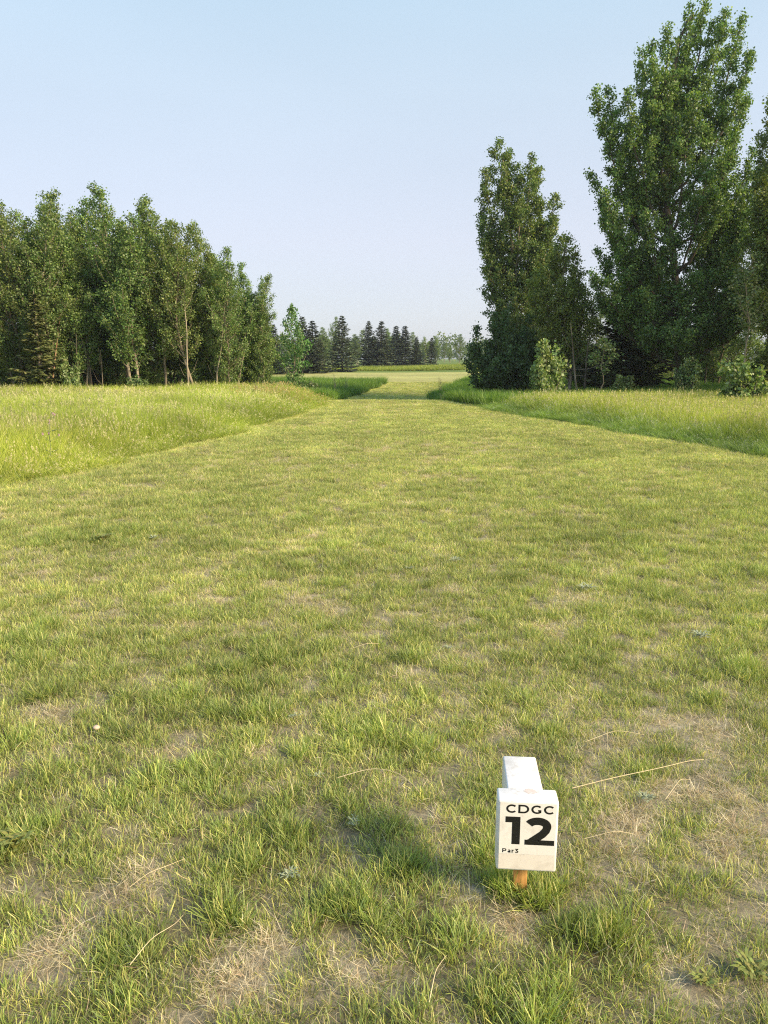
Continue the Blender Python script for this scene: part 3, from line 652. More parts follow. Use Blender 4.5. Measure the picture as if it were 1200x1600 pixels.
# --- spruces
def spruce(seed, H=8., Rr=1.9, cols=C_SPR, gap=.28, droop=.28, ragged=.12, leaf=.16, twl=26, barkm=None, s0=.03):
    r = np.random.default_rng(seed); T = [(wobble(r, (0, 0, 0), (0, 0, H), 8, .002), np.linspace(.13, .01, 8) * H / 8, 7)]; C = []; U = []; S = []
    z = H * s0 + .1
    while z < H * .985:
        q = z / H; L0 = Rr * (1 - q) ** .82 * (.35 + .65 * min(1, q / .08 + .55)); nb = max(4, int(7 + 8 * (1 - q)))
        a0 = r.random() * 6.28
        for i in range(nb):
            a = a0 + i * 6.283 / nb + r.normal(0, .15); L = L0 * r.uniform(1 - ragged * 2.4, 1 + ragged) + .06; h = np.array([cos(a), sin(a), 0.]); sd = np.array([-sin(a), cos(a), 0.])
            t = np.linspace(0, 1, 5)[:, None]; up = .45 * q
            lp = np.array([0, 0, z + r.normal(0, .06)]) + h * L * t + np.array([0, 0, 1]) * L * (up * t - droop * t + (.22 + droop * .3) * t ** 2.2)
            T.append((lp, np.array([.02, .015, .01, .007, .003]), 3))
            m = max(5, int(twl * L / Rr * 1.2) + 4); s = r.random(m) ** .8
            b = np.stack([np.interp(s, t[:, 0], lp[:, j]) for j in range(3)], -1)
            sg = np.sign(r.normal(0, 1, m)); ln = (L * .32 * (1 - s * .75) + .07) * r.uniform(.5, 1.1, m)
            d = h * .75 + sd[None] * sg[:, None] * .8 + np.stack([0 * s, 0 * s, r.normal(-.12, .22, m)], -1)
            for f in (.25, .65, 1.):
                C.append(b + d * (ln * f)[:, None] + r.normal(0, .025, (m, 3))); U.append(d / np.linalg.norm(d, axis=1)[:, None]); S.append(np.full(m, leaf * (.8 + .5 * (1 - q))))
        z += gap * (.55 + .6 * (1 - q)) * r.uniform(.85, 1.15)
    C = np.concatenate(C); U = np.concatenate(U); S = np.concatenate(S) * r.uniform(.7, 1.2, len(C)); n = len(C)
    w = np.cross(U, r.normal(0, .5, (n, 3)) + np.array([0, 0, 1.])); w /= np.linalg.norm(w, axis=1)[:, None] + 1e-9
    V = np.stack([C - U * S[:, None] * .7, C + w * S[:, None] * .28, C + U * S[:, None] * .7, C - w * S[:, None] * .28], 1).reshape(-1, 3)
    base = cols[r.integers(0, len(cols), n)] * r.uniform(.75, 1.25, (n, 1))
    crown = mesh_np('crown', V, np.arange(n * 4).reshape(-1, 4), M_NEEDLE, False, bc=np.repeat(base, 4, 0))
    Vt, Ft = tubes(T); return mesh_np('trunk', Vt, Ft, barkm or M_BARKD, True), crown
SPR = [spruce(81, ragged=.2, gap=.36), spruce(82, Rr=1.8, ragged=.22, gap=.38), spruce(83, Rr=2.1, ragged=.18, gap=.4), spruce(84, Rr=1.6, gap=.38, ragged=.2)]
GS = 'spruces across the far field'
for v, px, ty, by, w, lab in [
    (2, 411, 492, 581, 1.15, 'dark spruce mostly hidden by the right end of the left grove'), (1, 427, 506, 581, 1.0, 'narrow-topped spruce left of the young lone poplar'),
    (0, 472, 493, 580, 1.0, 'spruce with its tip just right of the young lone poplar'), (2, 488, 499, 580, 1.1, 'full spruce left of the gap of pale trees'),
    (2, 534, 491, 578.5, .95, 'tallest lone spruce standing clear in the middle of the row'), (1, 576, 501, 575, 1.05, 'spruce making the left half of the touching middle pair'),
    (2, 596, 500, 575, 1.05, 'spruce making the right half of the touching middle pair'), (3, 619, 507, 573.5, 1.1, 'left spruce of the slim pair right of the middle pair'),
    (3, 633, 507, 573.5, 1.15, 'right spruce of the slim pair right of the middle pair'), (0, 651, 526, 574, 1.1, 'short squat spruce at the right end of the dark row'),
    (3, 675, 526, 572.5, .95, 'slim pale spruce standing apart right of the squat one')]:
    Y = (CAM_H - .2) * FPX / (by - HORIZ) ; Y = min(Y, 118); w *= 1.34; p = at(px, ty, Y); H = p[2] - z1(p[0], Y); s = H / 8.
    plant('spruce_tree', SPR[v], (p[0], Y), px * 1.3, (s * w, s * w, s), lab, 'tree', GS)
# pines in the groves
PIN = spruce(88, 6., .85, C_PINE, .42, .0, .35, .13, 20, M_BARK, s0=.12)
p = at(52, 452, 27.2); H = p[2] - z1(p[0], 27.2); plant('pine_tree', PIN, (p[0], 27.2), 0, (1, 1, H / 6), 'thin yellowish pine standing before the left end of the left grove', 'tree')
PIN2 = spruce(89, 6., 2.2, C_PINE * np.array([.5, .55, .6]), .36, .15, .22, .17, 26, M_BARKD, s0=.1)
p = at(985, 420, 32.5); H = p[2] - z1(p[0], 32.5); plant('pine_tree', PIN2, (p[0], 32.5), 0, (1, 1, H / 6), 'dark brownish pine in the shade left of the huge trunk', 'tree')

# --- pale far trees behind the spruces
far = [(395, 520, 150, 'left of the hidden spruce'), (446, 522, 150, 'behind the young lone poplar'), (506, 512, 140, 'in the gap left of the tallest spruce'), (519, 496, 135, 'slim and high just left of the tallest spruce'),
       (515, 524, 160, 'low beside the slim far one'), (558, 516, 150, 'between the tallest spruce and the middle pair'), (548, 528, 165, 'low right of the tallest spruce'), (606, 514, 160, 'behind the middle pair of spruces'),
       (643, 520, 160, 'behind the slim pair of spruces'), (664, 527, 170, 'between the squat spruce and the slim pale one'), (684, 526, 165, 'just right of the slim pale spruce'), (695, 535, 180, 'left one of the far right cluster'),
       (704, 538, 185, 'low one in the far right cluster'), (718, 523, 160, 'round-topped, standing alone before the dark shrub'), (735, 536, 185, 'half behind the dark shrub'), (590, 530, 175, 'low behind the middle pair'), (628, 532, 180, 'low behind the slim pair')]
for k, (px, ty, Y, lab) in enumerate(far):
    put_poplar(k % 5, px, ty, Y, 'hazy far poplar ' + lab, 'far poplars behind the spruces', wide=1.7 if k != 3 else .9)
def far_wood():
    r = np.random.default_rng(19); C = []; S = []
    for k in range(150):
        x = -330 + 660 * (k + r.random()) / 150; y = 265 + r.normal(0, 14); H = r.uniform(6, 10.5); n = 420; w = r.uniform(2.5, 4.)
        u = r.normal(0, 1, (n, 3)); u /= np.linalg.norm(u, axis=1)[:, None]; u *= r.random((n, 1)) ** .35
        zc = H * .55
        C.append(np.stack([x + u[:, 0] * w, y + u[:, 1] * w, zc + u[:, 2] * H * .5], -1)); S.append(np.full(n, .75))
    C = np.concatenate(C)
    me = leaves_mesh('far_wood', r, C, .8, C_POP, M_LEAF)
    tag(link('far_wood', me), 'hazy distant line of trees closing the horizon', 'wood', kind='stuff')
far_wood()

# ------------------------------------------------------------------ tee marker
def pbsdf(name, col, rough=.6, noise=0, nscale=20, col2=None, spec=.4, bump=0, stretch=None):
    m, nt = new_mat(name); L = nt.links.new; out = N(nt, 'ShaderNodeOutputMaterial'); b = N(nt, 'ShaderNodeBsdfPrincipled', Roughness=rough)
    b.inputs['Specular IOR Level'].default_value = spec; b.inputs[0].default_value = (*col, 1)
    if noise:
        tc = N(nt, 'ShaderNodeTexCoord'); n = N(nt, 'ShaderNodeTexNoise', Scale=nscale, Detail=6, Roughness=.65)
        src = tc.outputs['Object']
        if stretch: mp = N(nt, 'ShaderNodeMapping'); mp.inputs['Scale'].default_value = stretch; L(src, mp.inputs[0]); src = mp.outputs[0]
        r = N(nt, 'ShaderNodeValToRGB'); r.color_ramp.elements[0].position = .5 - noise; r.color_ramp.elements[1].position = .5 + noise
        r.color_ramp.elements[0].color = (*(col2 or col), 1); r.color_ramp.elements[1].color = (*col, 1)
        L(src, n.inputs[0]); L(n.outputs[0], r.inputs[0]); L(r.outputs[0], b.inputs[0])
        if bump: bp = N(nt, 'ShaderNodeBump', Strength=bump, Distance=.002); L(n.outputs[0], bp.inputs['Height']); L(bp.outputs[0], b.inputs['Normal'])
    L(b.outputs[0], out.inputs[0]); return m
def weathered(m, seed, amt, col=(.36, .31, .24), scale=22):
    nt = m.node_tree; L = nt.links.new; b = [n for n in nt.nodes if n.type == 'BSDF_PRINCIPLED'][0]; src = b.inputs[0].links[0].from_socket
    tc = N(nt, 'ShaderNodeTexCoord'); n1 = N(nt, 'ShaderNodeTexNoise', Scale=scale, Detail=10, Roughness=.75); n1.inputs['Distortion'].default_value = .6
    n2 = N(nt, 'ShaderNodeTexNoise', Scale=scale * 7, Detail=4); mp = N(nt, 'ShaderNodeMapping'); mp.inputs['Location'].default_value = (seed, seed * .7, 0)
    L(tc.outputs['Object'], mp.inputs[0]); L(mp.outputs[0], n1.inputs[0]); L(mp.outputs[0], n2.inputs[0])
    r = N(nt, 'ShaderNodeMapRange'); r.inputs[1].default_value = .49; r.inputs[2].default_value = .70; r.inputs[4].default_value = amt
    r2 = N(nt, 'ShaderNodeMapRange'); r2.inputs[1].default_value = .66; r2.inputs[2].default_value = .72; r2.inputs[4].default_value = amt
    mxm = N(nt, 'ShaderNodeMath', operation='MAXIMUM'); L(n1.outputs[0], r.inputs[0]); L(n2.outputs[0], r2.inputs[0]); L(r.outputs[0], mxm.inputs[0]); L(r2.outputs[0], mxm.inputs[1])
    mx = N(nt, 'ShaderNodeMix', data_type='RGBA'); L(mxm.outputs[0], mx.inputs[0]); L(src, mx.inputs[6]); mx.inputs[7].default_value = (*col, 1); L(mx.outputs[2], b.inputs[0])
    return m
M_WHITE = pbsdf('painted_white_wood', (.80, .80, .79), .5, .22, 14, (.68, .67, .64), bump=.25)
M_FACE = pbsdf('sticker_white', (.80, .78, .73), .42, .25, 9, (.76, .73, .67), bump=.03)
weathered(M_WHITE, 3.1, .6); weathered(M_FACE, 1.7, .32)
M_BLACK = pbsdf('black_vinyl', (.012, .012, .013), .4, 0)
M_STAKE = pbsdf('stake_wood', (.58, .32, .10), .7, .18, 12, (.42, .20, .06), bump=.5, stretch=(8, 8, .6))
def box(name, x0, x1, y0, y1, z0, z1_, mat, parent, bev=.003, taper=None):
    import bmesh
    bm = bmesh.new(); bmesh.ops.create_cube(bm, size=1)
    for v in bm.verts:
        v.co = ((x0 + x1) / 2 + v.co.x * (x1 - x0), (y0 + y1) / 2 + v.co.y * (y1 - y0), (z0 + z1_) / 2 + v.co.z * (z1_ - z0))
    if bev: bmesh.ops.bevel(bm, geom=list(bm.edges), offset=bev, segments=3, profile=.5, affect='EDGES')
    me = bpy.data.meshes.new(name); bm.to_mesh(me); bm.free(); me.materials.append(mat)
    for pl in me.polygons: pl.use_smooth = True
    try: me.set_sharp_from_angle(angle=R_(35))
    except Exception: pass
    o = bpy.data.objects.new(name, me); COL.objects.link(o); o.parent = parent; return o
mk = bpy.data.objects.new('tee_marker', None); COL.objects.link(mk)
MX, MY = at(826, 1252, 1.876)[0], 1.876
mk.location = (MX, MY, 0); mk.rotation_euler = (R_(0), 0, R_(-4.5))
tag(mk, 'white painted wooden tee marker reading CDGC 12 Par3 on an orange-brown stake', 'marker')
W, TOP, BOT, TH = .163, .331, .118, .063
face = box('sign_block', -W / 2, W / 2, 0, TH, BOT, TOP, M_WHITE, mk, .006)
box('arm', -.052, .046, TH - .001, TH + .178, TOP - .094, TOP - .001, M_WHITE, mk, .005)
box('stake', -.027, .011, .052, .074, -.06, BOT + .002, M_STAKE, mk, .002)
box('face_sticker', -W / 2 + .0062, W / 2 - .0062, -.0008, .001, BOT + .052, TOP - .0062, M_FACE, face, 0)
box('face_panel', -W / 2 + .0062, W / 2 - .0062, -.0004, .001, BOT + .0062, BOT + .051, pbsdf('lower_paint', (.77, .72, .64), .5, .25, 8, (.72, .66, .58)), face, 0)
weathered(bpy.data.materials['lower_paint'], 5.2, .4)

M_RUB = pbsdf('worn_paint', (.66, .60, .55), .7, .2, 60, (.52, .42, .36))
def rubmark():
    r = np.random.default_rng(8); a = np.linspace(0, 2 * pi, 26)[:-1]; rr = 1 + .35 * r.normal(0, 1, 25) * .5
    V = np.stack([.012 + .017 * rr * np.cos(a), .048 + .012 * rr * np.sin(a), np.full(25, TOP + .0003)], -1); V = np.concatenate([V, [[.012, .048, TOP + .0003]]])
    link('scuff', mesh_np('scuff', V, np.array([[i, (i + 1) % 25, 25] for i in range(25)]), M_RUB), face)
rubmark()
def ribbon(path, w, closed=False):
    p = np.array(path, float); n = len(p); d = np.gradient(p, axis=0) if not closed else np.roll(p, -1, 0) - np.roll(p, 1, 0)
    d /= np.linalg.norm(d, axis=1)[:, None] + 1e-9; nr = np.stack([-d[:, 1], d[:, 0]], -1) * w / 2
    a, b = p + nr, p - nr
    polys = []
    for i in range(n - 1 + (1 if closed else 0)):
        j = (i + 1) % n; polys.append([a[i], b[i], b[j], a[j]])
    return polys
def arc(cx, cy, rx, ry, a0, a1, n=28):
    t = np.radians(np.linspace(a0, a1, n)); return [(cx + rx * cos(v), cy + ry * sin(v)) for v in t]
def rect(x0, y0, x1, y1): return [[(x0, y0), (x1, y0), (x1, y1), (x0, y1)]]
# glyphs in a box 0..w by 0..1
def glyph(ch, s):
    h = s / 2
    if ch == 'C': return ribbon(arc(.55, .5, .55 - h, .5 - h, 42, 318, 40), s), 1.0
    if ch == 'D': return rect(0, 0, s, 1) + rect(s, 1 - s, .5, 1) + rect(s, 0, .5, s) + ribbon(arc(.5, .5, .55 - h, .5 - h, -90, 90, 28), s), 1.08
    if ch == 'G': return ribbon(arc(.55, .5, .55 - h, .5 - h, 42, 322, 40), s) + rect(.55 + .42 - s, .12, .55 + .42, .46) + rect(.66, .46 - s * .9, .97 - s, .46), 1.04
    if ch == 'P': return rect(0, 0, s, 1) + rect(s, 1 - s, .5, 1) + rect(s, .34, .5, .34 + s) + ribbon(arc(.5, .67, .32 - h, .33 - h, -90, 90, 16), s), .86
    if ch == 'a': return ribbon(arc(.33, .46, .28 - h, .30 - h, 150, 0, 14), s) + rect(.61 - s, 0, .61, .48) + ribbon(arc(.28, .215, .24 - h, .215 - h, 0, 360, 22), s) + rect(.26, .43 - s, .56, .43), .68
    if ch == 'r': return rect(0, 0, s, .74) + ribbon(arc(.36, .36, .30, .38 - h, 75, 150, 10), s), .46
    if ch == '3': return ribbon(arc(.34, .30, .36 - h, .30 - h, -150, 90, 24), s) + ribbon([(.22, .60 - h), (.34, .60 - h)], s) + ribbon([(.62, .96), (.30, .58)], s * .9) + rect(.04, 1 - s, .68, 1), .76
    if ch == '1': return rect(.28, 0, .28 + s, 1) + rect(0, 1 - s * .62, .285, 1), .28 + s
    if ch == '2':
        top = arc(.44, .68, .46 - h, .32 - h * .86, 158, -12, 24)
        end = top[-1]
        P = ribbon(top + [(end[0] - .03, end[1] - .10), (.60, .40), (.40, .24), (.24, .115)], s * .9)
        return P + rect(.02, 0, 1.0, s * .62) + [[(.02, .10), (.02, 0), (.5, 0), (.5, .18), (.3, .25), (.12, .2)]], 1.0
def text(parts, x, z, w, h, s, name, parent, gap=.16, fw=1.0):
    """lay out glyphs from x (left) with cap height h; extra horizontal stretch fw"""
    V, F = [], []; cx = x
    for ch in parts:
        P, adv = glyph(ch, s)
        for k, poly in enumerate(P):
            b = len(V)
            for q in poly: V.append((cx + q[0] * h * fw, -.0011 - .00001 * (k % 3), z + q[1] * h))
            F.append(list(range(b, b + len(poly))))
        cx += (adv + gap) * h * fw
    me = bpy.data.meshes.new(name); me.from_pydata(V, [], F); me.materials.append(M_BLACK)
    o = bpy.data.objects.new(name, me); COL.objects.link(o); o.parent = parent; return cx
L0 = -W / 2
text('CDGC', L0 + .0225, TOP - .037, 0, .0255, .20, 'lettering', face, .18, 1.08)
text('1', L0 + .0215, TOP - .131, 0, .083, .34, 'numeral', face, 0, .78)
text('2', L0 + .073, TOP - .131, 0, .083, .30, 'numeral', face, 0, .98)
text('Par3', L0 + .0155, TOP - .1575, 0, .0125, .20, 'small_lettering', face, .16, 1.1)

# ------------------------------------------------------------------ small things
# yellow post on the left, in the far field
def post():
    p = gp(408.5, 594); e = bpy.data.objects.new('yellow_post', None); COL.objects.link(e); e.location = (p[0], p[1], z1(*p))
    tag(e, 'short yellow post in the field right of the left grove', 'post')
    V, F = tubes([(np.array([[0, 0, -.1], [0, 0, .5], [0, 0, .51]]), np.array([.05, .05, .035]), 10)])
    o = link('shaft', mesh_np('shaft', V, F, pbsdf('yellow_paint', (.75, .60, .05), .5), False), e)
    V, F = tubes([(np.array([[0, 0, .4], [0, 0, .46]]), np.array([.054, .054]), 10)]); link('band', mesh_np('band', V, F, pbsdf('white_band', (.7, .7, .6), .5), False), e)
post()
# dead weed stalks standing in the dip
def dead_weed(seed, H, n=5):
    r = np.random.default_rng(seed); P = []
    for k in range(n):
        a = r.random() * 6.28; tip = np.array([cos(a) * .2, sin(a) * .2, H * r.uniform(.6, 1)]); ax = wobble(r, (cos(a) * .03, sin(a) * .03, 0), tip, 6, .02); P.append((ax, np.linspace(.008, .003, 6), 4))
        for q in range(5):
            b = ax[r.integers(2, 6)]; P.append((np.stack([b, b + [r.normal(0, .07), r.normal(0, .07), .1]]), np.array([.004, .003]), 3))
    V, F = tubes(P); return mesh_np('dead_weed', V, F, M_BARKP, True)
for k, (px, py, Y, H, lab) in enumerate([(527, 610, 38, 1.25, 'tall dead weed left of the narrow mown path'), (541, 612, 40, .9, 'shorter dead weed beside the tall one left of the path'),
                                         (688, 612, 39, 1.0, 'dead weed right of the narrow mown path'), (694, 622, 30, .55, 'small dark dead weed where the right edge of the mown strip bends')]):
    p = at(px, py, Y); tag(link('dead_weed', dead_weed(300 + k, H), None, (p[0], Y, z1(p[0], Y) - .03)), lab, 'weed')
# thistles in the left meadow
M_THS = pbsdf('thistle_stem', (.16, .20, .08), .8); M_THF = pbsdf('thistle_flower', (.42, .24, .36), .8, .2, 90, (.35, .27, .22))
def thistle(seed):
    r = np.random.default_rng(seed); P = []; heads = []
    ax = wobble(r, (0, 0, 0), (r.normal(0, .04), r.normal(0, .04), .66), 6, .01); P.append((ax, np.linspace(.006, .003, 6), 5)); heads.append(ax[-1])
    for k in range(6):
        b = ax[r.integers(3, 6)]; t = b + np.array([r.normal(0, .05), r.normal(0, .05), r.uniform(.05, .11)]); P.append((np.stack([b, t]), np.array([.003, .002]), 4)); heads.append(t)
    for k in range(7):   # spiny leaves
        b = ax[r.integers(1, 5)]; a = r.random() * 6.28; d = np.array([cos(a), sin(a), .25]); P.append((np.stack([b, b + d * .05, b + d * .11]), np.array([.001, .009, .001]), 3))
    V, F = tubes(P)
    H = [(np.stack([h + [0, 0, -.012], h, h + [0, 0, .012], h + [0, 0, .022]]), np.array([.003, .011, .009, .014]) * r.uniform(.8, 1.1), 7) for h in heads]
    return [mesh_np('stem', V, F, M_THS, True)] + [mesh_np('flower_head', *tubes([q]), M_THF, False) for q in H]
TH_ = [thistle(401), thistle(402), thistle(403)]
rt = np.random.default_rng(12)
spots = [(66, 668), (72, 662), (112, 668), (118, 664), (125, 676), (132, 684), (16, 680), (12, 702), (102, 702), (196, 662), (205, 668), (188, 676), (284, 668), (292, 672), (318, 664), (338, 666), (262, 676), (412, 640), (418, 646), (60, 680), (1130, 664), (1140, 668), (350, 662)]
for k, (px, py) in enumerate(spots):
    d = ray(px, py); t = (.62 - CAM_H) / d[2]; X, Y = d[0] * t, d[1] * t
    if (px < 600 and X > edgeL(Y) - .4) or (px > 600 and X < edgeR(Y) + 1.0): continue
    plant('thistle', TH_[k % 3], (X, Y), rt.random() * 6, rt.uniform(.85, 1.08), 'faded purple thistle rising from the left tall grass' if px < 600 else 'faded thistle rising from the right tall grass', 'thistle',
          'thistles in the left tall grass' if px < 600 else 'thistles in the right tall grass', ('stem',) + ('flower_head',) * 7)
# silvery weed rosettes in the turf
M_SIL = pbsdf('silver_leaf', (.34, .37, .24), .9, .2, 60, (.25, .29, .16)); M_WEED = pbsdf('weed_leaf', (.16, .25, .05), .6, .2, 50, (.24, .20, .05))
def rosette(seed, n, L, w, mat, up=.35):
    r = np.random.default_rng(seed); V = []; F = []
    for k in range(n):
        a = r.random() * 6.28; l = L * r.uniform(.5, 1.1); el = r.uniform(.1, up + .3); o = np.array([r.normal(0, L * .25), r.normal(0, L * .25), .008])
        d = np.array([cos(a), sin(a), 0]); s = np.array([-sin(a), cos(a), 0]) * w / 2; b = len(V)
        for t, wk in ((0, .25), (.35, .8), (.7, 1.), (1, .12)):
            c = o + d * l * t + np.array([0, 0, 1]) * (l * np.sin(el) * t * (1.5 - .9 * t)); V += [c - s * wk + [0, 0, .002], c + s * wk + [0, 0, .002]]
        for j in range(3): F.append([b + 2 * j, b + 2 * j + 1, b + 2 * j + 3, b + 2 * j + 2])
    return mesh_np('weed_rosette', np.array(V), np.array(F), mat)
RO = [rosette(501, 26, .026, .0055, M_SIL, .7), rosette(502, 40, .036, .0060, M_SIL, .8), rosette(503, 60, .042, .008, M_WEED, .9)]
for k, (v, px, py, s, lab) in enumerate([
    (1, 455, 1375, 1., 'silvery weed tuft in the turf left of the lush tuft near the bottom'), (0, 553, 1292, .9, 'silvery weed tuft left of the marker'), (0, 497, 1218, .7, 'tiny silvery weed among dry turf above left of the marker'),
    (0, 700, 1018, 1.1, 'silvery weed in the turf straight above the marker'), (1, 712, 880, 1.3, 'silvery weed in the middle of the mown strip'), (1, 915, 925, 2.0, 'wide silvery weed patch right of the middle of the strip'),
    (0, 597, 786, 1.2, 'small white speck of weed in the middle distance'), (0, 640, 893, 1.1, 'small silvery weed left of the middle one'), (1, 1095, 1000, 1.6, 'silvery weed near the right picture edge'),
    (2, 18, 1330, 1.4, 'leafy reddish-green weed at the left picture edge'), (2, 1175, 1530, 1.3, 'leafy green weed in the bottom right corner'), (2, 1100, 590 + 950, .8, 'small leafy weed left of the bottom right corner'),
    (0, 240, 845, 1.5, 'pale weed in the turf near the left tall grass'), (2, 160, 848, 2.2, 'dark leafy weed near the left tall grass'), (1, 1010, 1255, .8, 'silvery weed in the dry patch right of the marker'), (0, 460, 1125, 1., 'silvery weed left of the middle')]):
    p = gp(px, py); o = link('weed_rosette', RO[v], None, (p[0], p[1], z1(*p) + .010), k * 1.7, s * (.8 + .3 * ((k * 7) % 5) / 4)); tag(o, lab, 'weed', 'low weeds in the turf')
# dry grass stalks lying on the turf
def straw(pxs, lab, r=.0016, lift=.05):
    pts = []
    for k, (a, b) in enumerate(pxs):
        p = gp(a, b); t = k / (len(pxs) - 1); pts.append([p[0], p[1], z1(*p) + lift + .03 * sin(pi * t)])
    pts = np.array(pts); o_ = pts[0].copy(); k = np.linspace(0, len(pts) - 1, 14); q = np.stack([np.interp(k, np.arange(len(pts)), pts[:, j]) for j in range(3)], -1)
    for _ in range(2): q[1:-1] = (q[:-2] + 2 * q[1:-1] + q[2:]) / 4
    V, F = tubes([(q - o_, np.linspace(r, r * .5, 14), 5)])
    o = link('dry_stalk', mesh_np('dry_stalk', V, F, M_STRAW, True), None, o_); tag(o, lab, 'grass stalk', 'long dry stalks lying on the turf')
M_STRAW = pbsdf('straw', (.66, .56, .34), .6, .2, 40, (.52, .42, .24))
straw([(893, 1252), (960, 1243), (1030, 1232), (1075, 1216), (1098, 1206)], 'longest pale dry stalk lying right of the marker')
straw([(915, 1177), (960, 1170), (1005, 1166)], 'thin dry stalk above the longest one right of the marker', .0012)
straw([(1038, 1270), (1060, 1250), (1076, 1238)], 'short dry stalk below the tip of the longest one', .0012)
straw([(912, 1333), (960, 1334), (990, 1326)], 'short dry stalk low right of the marker', .0012)
straw([(528, 1235), (580, 1230), (620, 1236), (652, 1252)], 'bent dry stalk left of the marker', .0014)
straw([(205, 1410), (235, 1400), (262, 1390), (290, 1365)], 'dry stalk at the left below the straw patch', .0012)
straw([(205, 1535), (240, 1505), (275, 1485), (288, 1455)], 'curved dry stalk near the bottom left', .0012)
straw([(670, 1595), (680, 1560), (697, 1520)], 'upright-looking pale stalk at the bottom centre', .0013)
straw([(700, 1335 + 10), (722, 1348), (740, 1362)], 'short dry stalk just left of the marker', .0012)
straw([(548, 1028), (575, 1028), (592, 1020)], 'small dry stalk in the middle of the strip', .0014)
# pebble
def pebble():
    import bmesh
    bm = bmesh.new(); bmesh.ops.create_icosphere(bm, subdivisions=3, radius=.014)
    for v in bm.verts:
        n = fbm(v.co.x * 60 + 5, v.co.y * 60 + v.co.z * 40, 91, 2); v.co *= (.8 + .4 * float(n)); v.co.z *= .7
    me = bpy.data.meshes.new('pebble'); bm.to_mesh(me); bm.free(); me.materials.append(pbsdf('pebble_stone', (.62, .48, .36), .8, .2, 60, (.45, .34, .26)))
    for pl in me.polygons: pl.use_smooth = True
    p = gp(152, 1147); tag(link('pebble', me, None, (p[0], p[1], z1(*p) + .03)), 'small pale pinkish pebble in the turf on the left', 'stone')
pebble()

# ------------------------------------------------------------------ light, sky, haze, camera
w = bpy.data.worlds.new('World'); SC.world = w; w.use_nodes = True; nt = w.node_tree; nt.nodes.clear(); L = nt.links.new
sky = nt.nodes.new('ShaderNodeTexSky'); sky.sky_type = 'NISHITA'; sky.sun_disc = False; sky.sun_elevation = SUN_EL; sky.sun_rotation = pi - SUN_AZ
sky.altitude = 900; sky.air_density = 1.0; sky.dust_density = 1.2; sky.ozone_density = 1.6
# smoke haze evens the sky out: mix the clear sky with an even veil that is bluer overhead and pinkish-grey low down
tc = nt.nodes.new('ShaderNodeTexCoord'); sp = nt.nodes.new('ShaderNodeSeparateXYZ'); L(tc.outputs['Generated'], sp.inputs[0])
rp = nt.nodes.new('ShaderNodeValToRGB'); cr = rp.color_ramp; VEIL = 5.6
cr.elements[0].position = 0.; cr.elements[0].color = (.61, .62, .675, 1)
cr.elements[1].position = 1.; cr.elements[1].color = (.26, .44, .76, 1)
for pos, c in ((.14, (.64, .65, .725, 1)), (.30, (.585, .685, .775, 1)), (.48, (.475, .68, .82, 1))):
    e = cr.elements.new(pos); e.color = c
L(sp.outputs[2], rp.inputs[0])
sc_ = nt.nodes.new('ShaderNodeVectorMath'); sc_.operation = 'SCALE'; sc_.inputs['Scale'].default_value = VEIL; L(rp.outputs[0], sc_.inputs[0])
hn = nt.nodes.new('ShaderNodeTexNoise'); hn.inputs['Scale'].default_value = 1.6; hn.inputs['Detail'].default_value = 4; hm = nt.nodes.new('ShaderNodeMapping'); hm.inputs['Scale'].default_value = (1, 1, 3.5)
L(tc.outputs['Generated'], hm.inputs[0]); L(hm.outputs[0], hn.inputs[0]); hr = nt.nodes.new('ShaderNodeMapRange'); hr.inputs[1].default_value = .3; hr.inputs[2].default_value = .7
hr.inputs[3].default_value = VEIL * .965; hr.inputs[4].default_value = VEIL * 1.035; L(hn.outputs[0], hr.inputs[0]); L(hr.outputs[0], sc_.inputs['Scale'])
mx = nt.nodes.new('ShaderNodeMix'); mx.data_type = 'RGBA'; mx.inputs[0].default_value = .8; L(sky.outputs[0], mx.inputs[6]); L(sc_.outputs[0], mx.inputs[7])
bg = nt.nodes.new('ShaderNodeBackground'); bg.inputs[1].default_value = .1; L(mx.outputs[2], bg.inputs[0])
wo = nt.nodes.new('ShaderNodeOutputWorld'); L(bg.outputs[0], wo.inputs[0])
sl = bpy.data.lights.new('sun', 'SUN'); sl.energy = 3.9; sl.angle = R_(17); sl.color = (1, .80, .55)
so = bpy.data.objects.new('sun', sl); COL.objects.link(so)
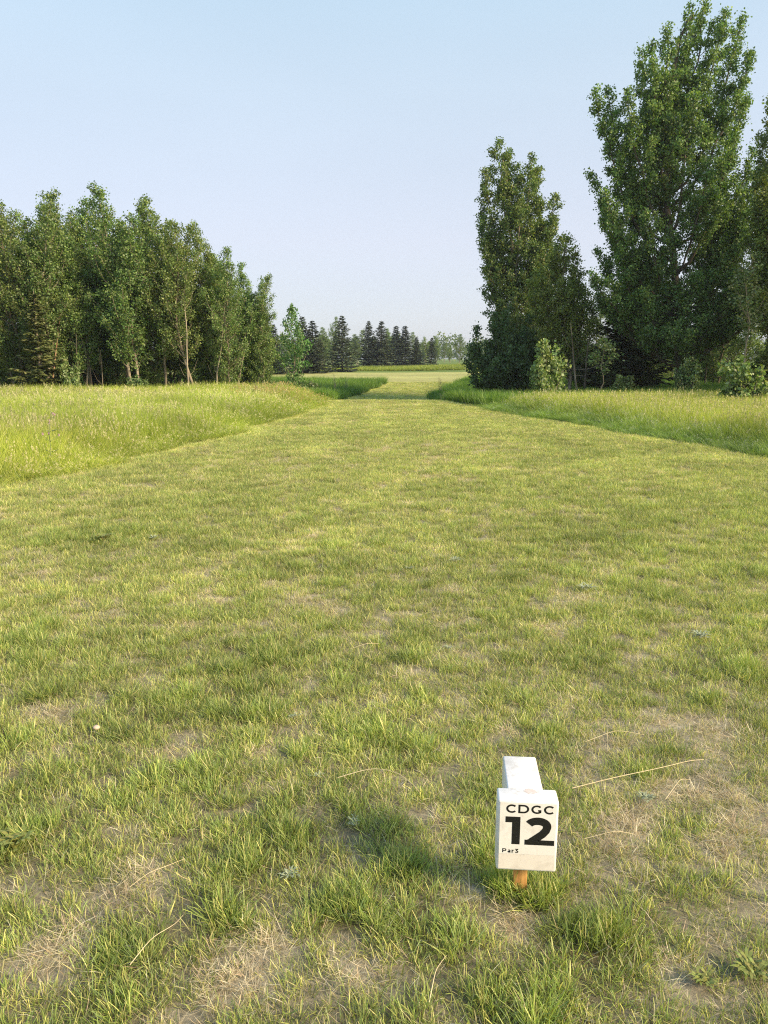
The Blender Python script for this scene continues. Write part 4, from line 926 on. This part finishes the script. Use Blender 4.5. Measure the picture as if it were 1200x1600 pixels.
sd = Vector((sin(SUN_AZ) * cos(SUN_EL), -cos(SUN_AZ) * cos(SUN_EL), sin(SUN_EL)))
so.rotation_euler = sd.to_track_quat('Z', 'Y').to_euler(); so.location = (20, -20, 20)

HAZE = .00045
if HAZE:
    import bmesh
    bm = bmesh.new(); bmesh.ops.create_cube(bm, size=1)
    for v in bm.verts: v.co = (v.co.x * 7000, 1500 + v.co.y * 6000, -2 if v.co.z < 0 else 30)
    me = bpy.data.meshes.new('haze'); bm.to_mesh(me); bm.free()
    m, n2 = new_mat('haze_air'); out = N(n2, 'ShaderNodeOutputMaterial'); pv = N(n2, 'ShaderNodeVolumePrincipled')
    pv.inputs['Color'].default_value = (.86, .90, 1., 1); pv.inputs['Density'].default_value = HAZE; pv.inputs['Anisotropy'].default_value = .3
    n2.links.new(pv.outputs[0], out.inputs['Volume']); me.materials.append(m)
    tag(link('haze', me), 'thin pale smoke haze in the air', 'haze', kind='stuff')

cd = bpy.data.cameras.new('camera'); cam = bpy.data.objects.new('camera', cd); COL.objects.link(cam)
cd.sensor_fit = 'VERTICAL'; cd.sensor_height = 36; cd.sensor_width = 27; cd.lens = 36 * FPX / 1600; cd.clip_start = .05; cd.clip_end = 9000
cam.location = (0, 0, CAM_H); cam.rotation_euler = (pi / 2 - PITCH, 0, 0); SC.camera = cam
SC.render.resolution_x, SC.render.resolution_y = 768, 1024
SC.view_settings.view_transform = 'Standard'; SC.view_settings.look = 'None'; SC.view_settings.exposure = 1.12; SC.view_settings.gamma = 1
cy = SC.cycles; cy.filter_width = 1.15; cy.max_bounces = 6; cy.diffuse_bounces = 3; cy.glossy_bounces = 1; cy.transmission_bounces = 3; cy.transparent_max_bounces = 4; cy.volume_bounces = 0
cy.use_denoising = False; cy.denoiser = 'OPENIMAGEDENOISE'; cy.denoising_input_passes = 'RGB_ALBEDO_NORMAL'; cy.denoising_prefilter = 'ACCURATE'; cy.caustics_reflective = False; cy.caustics_refractive = False; cy.sample_clamp_indirect = 4
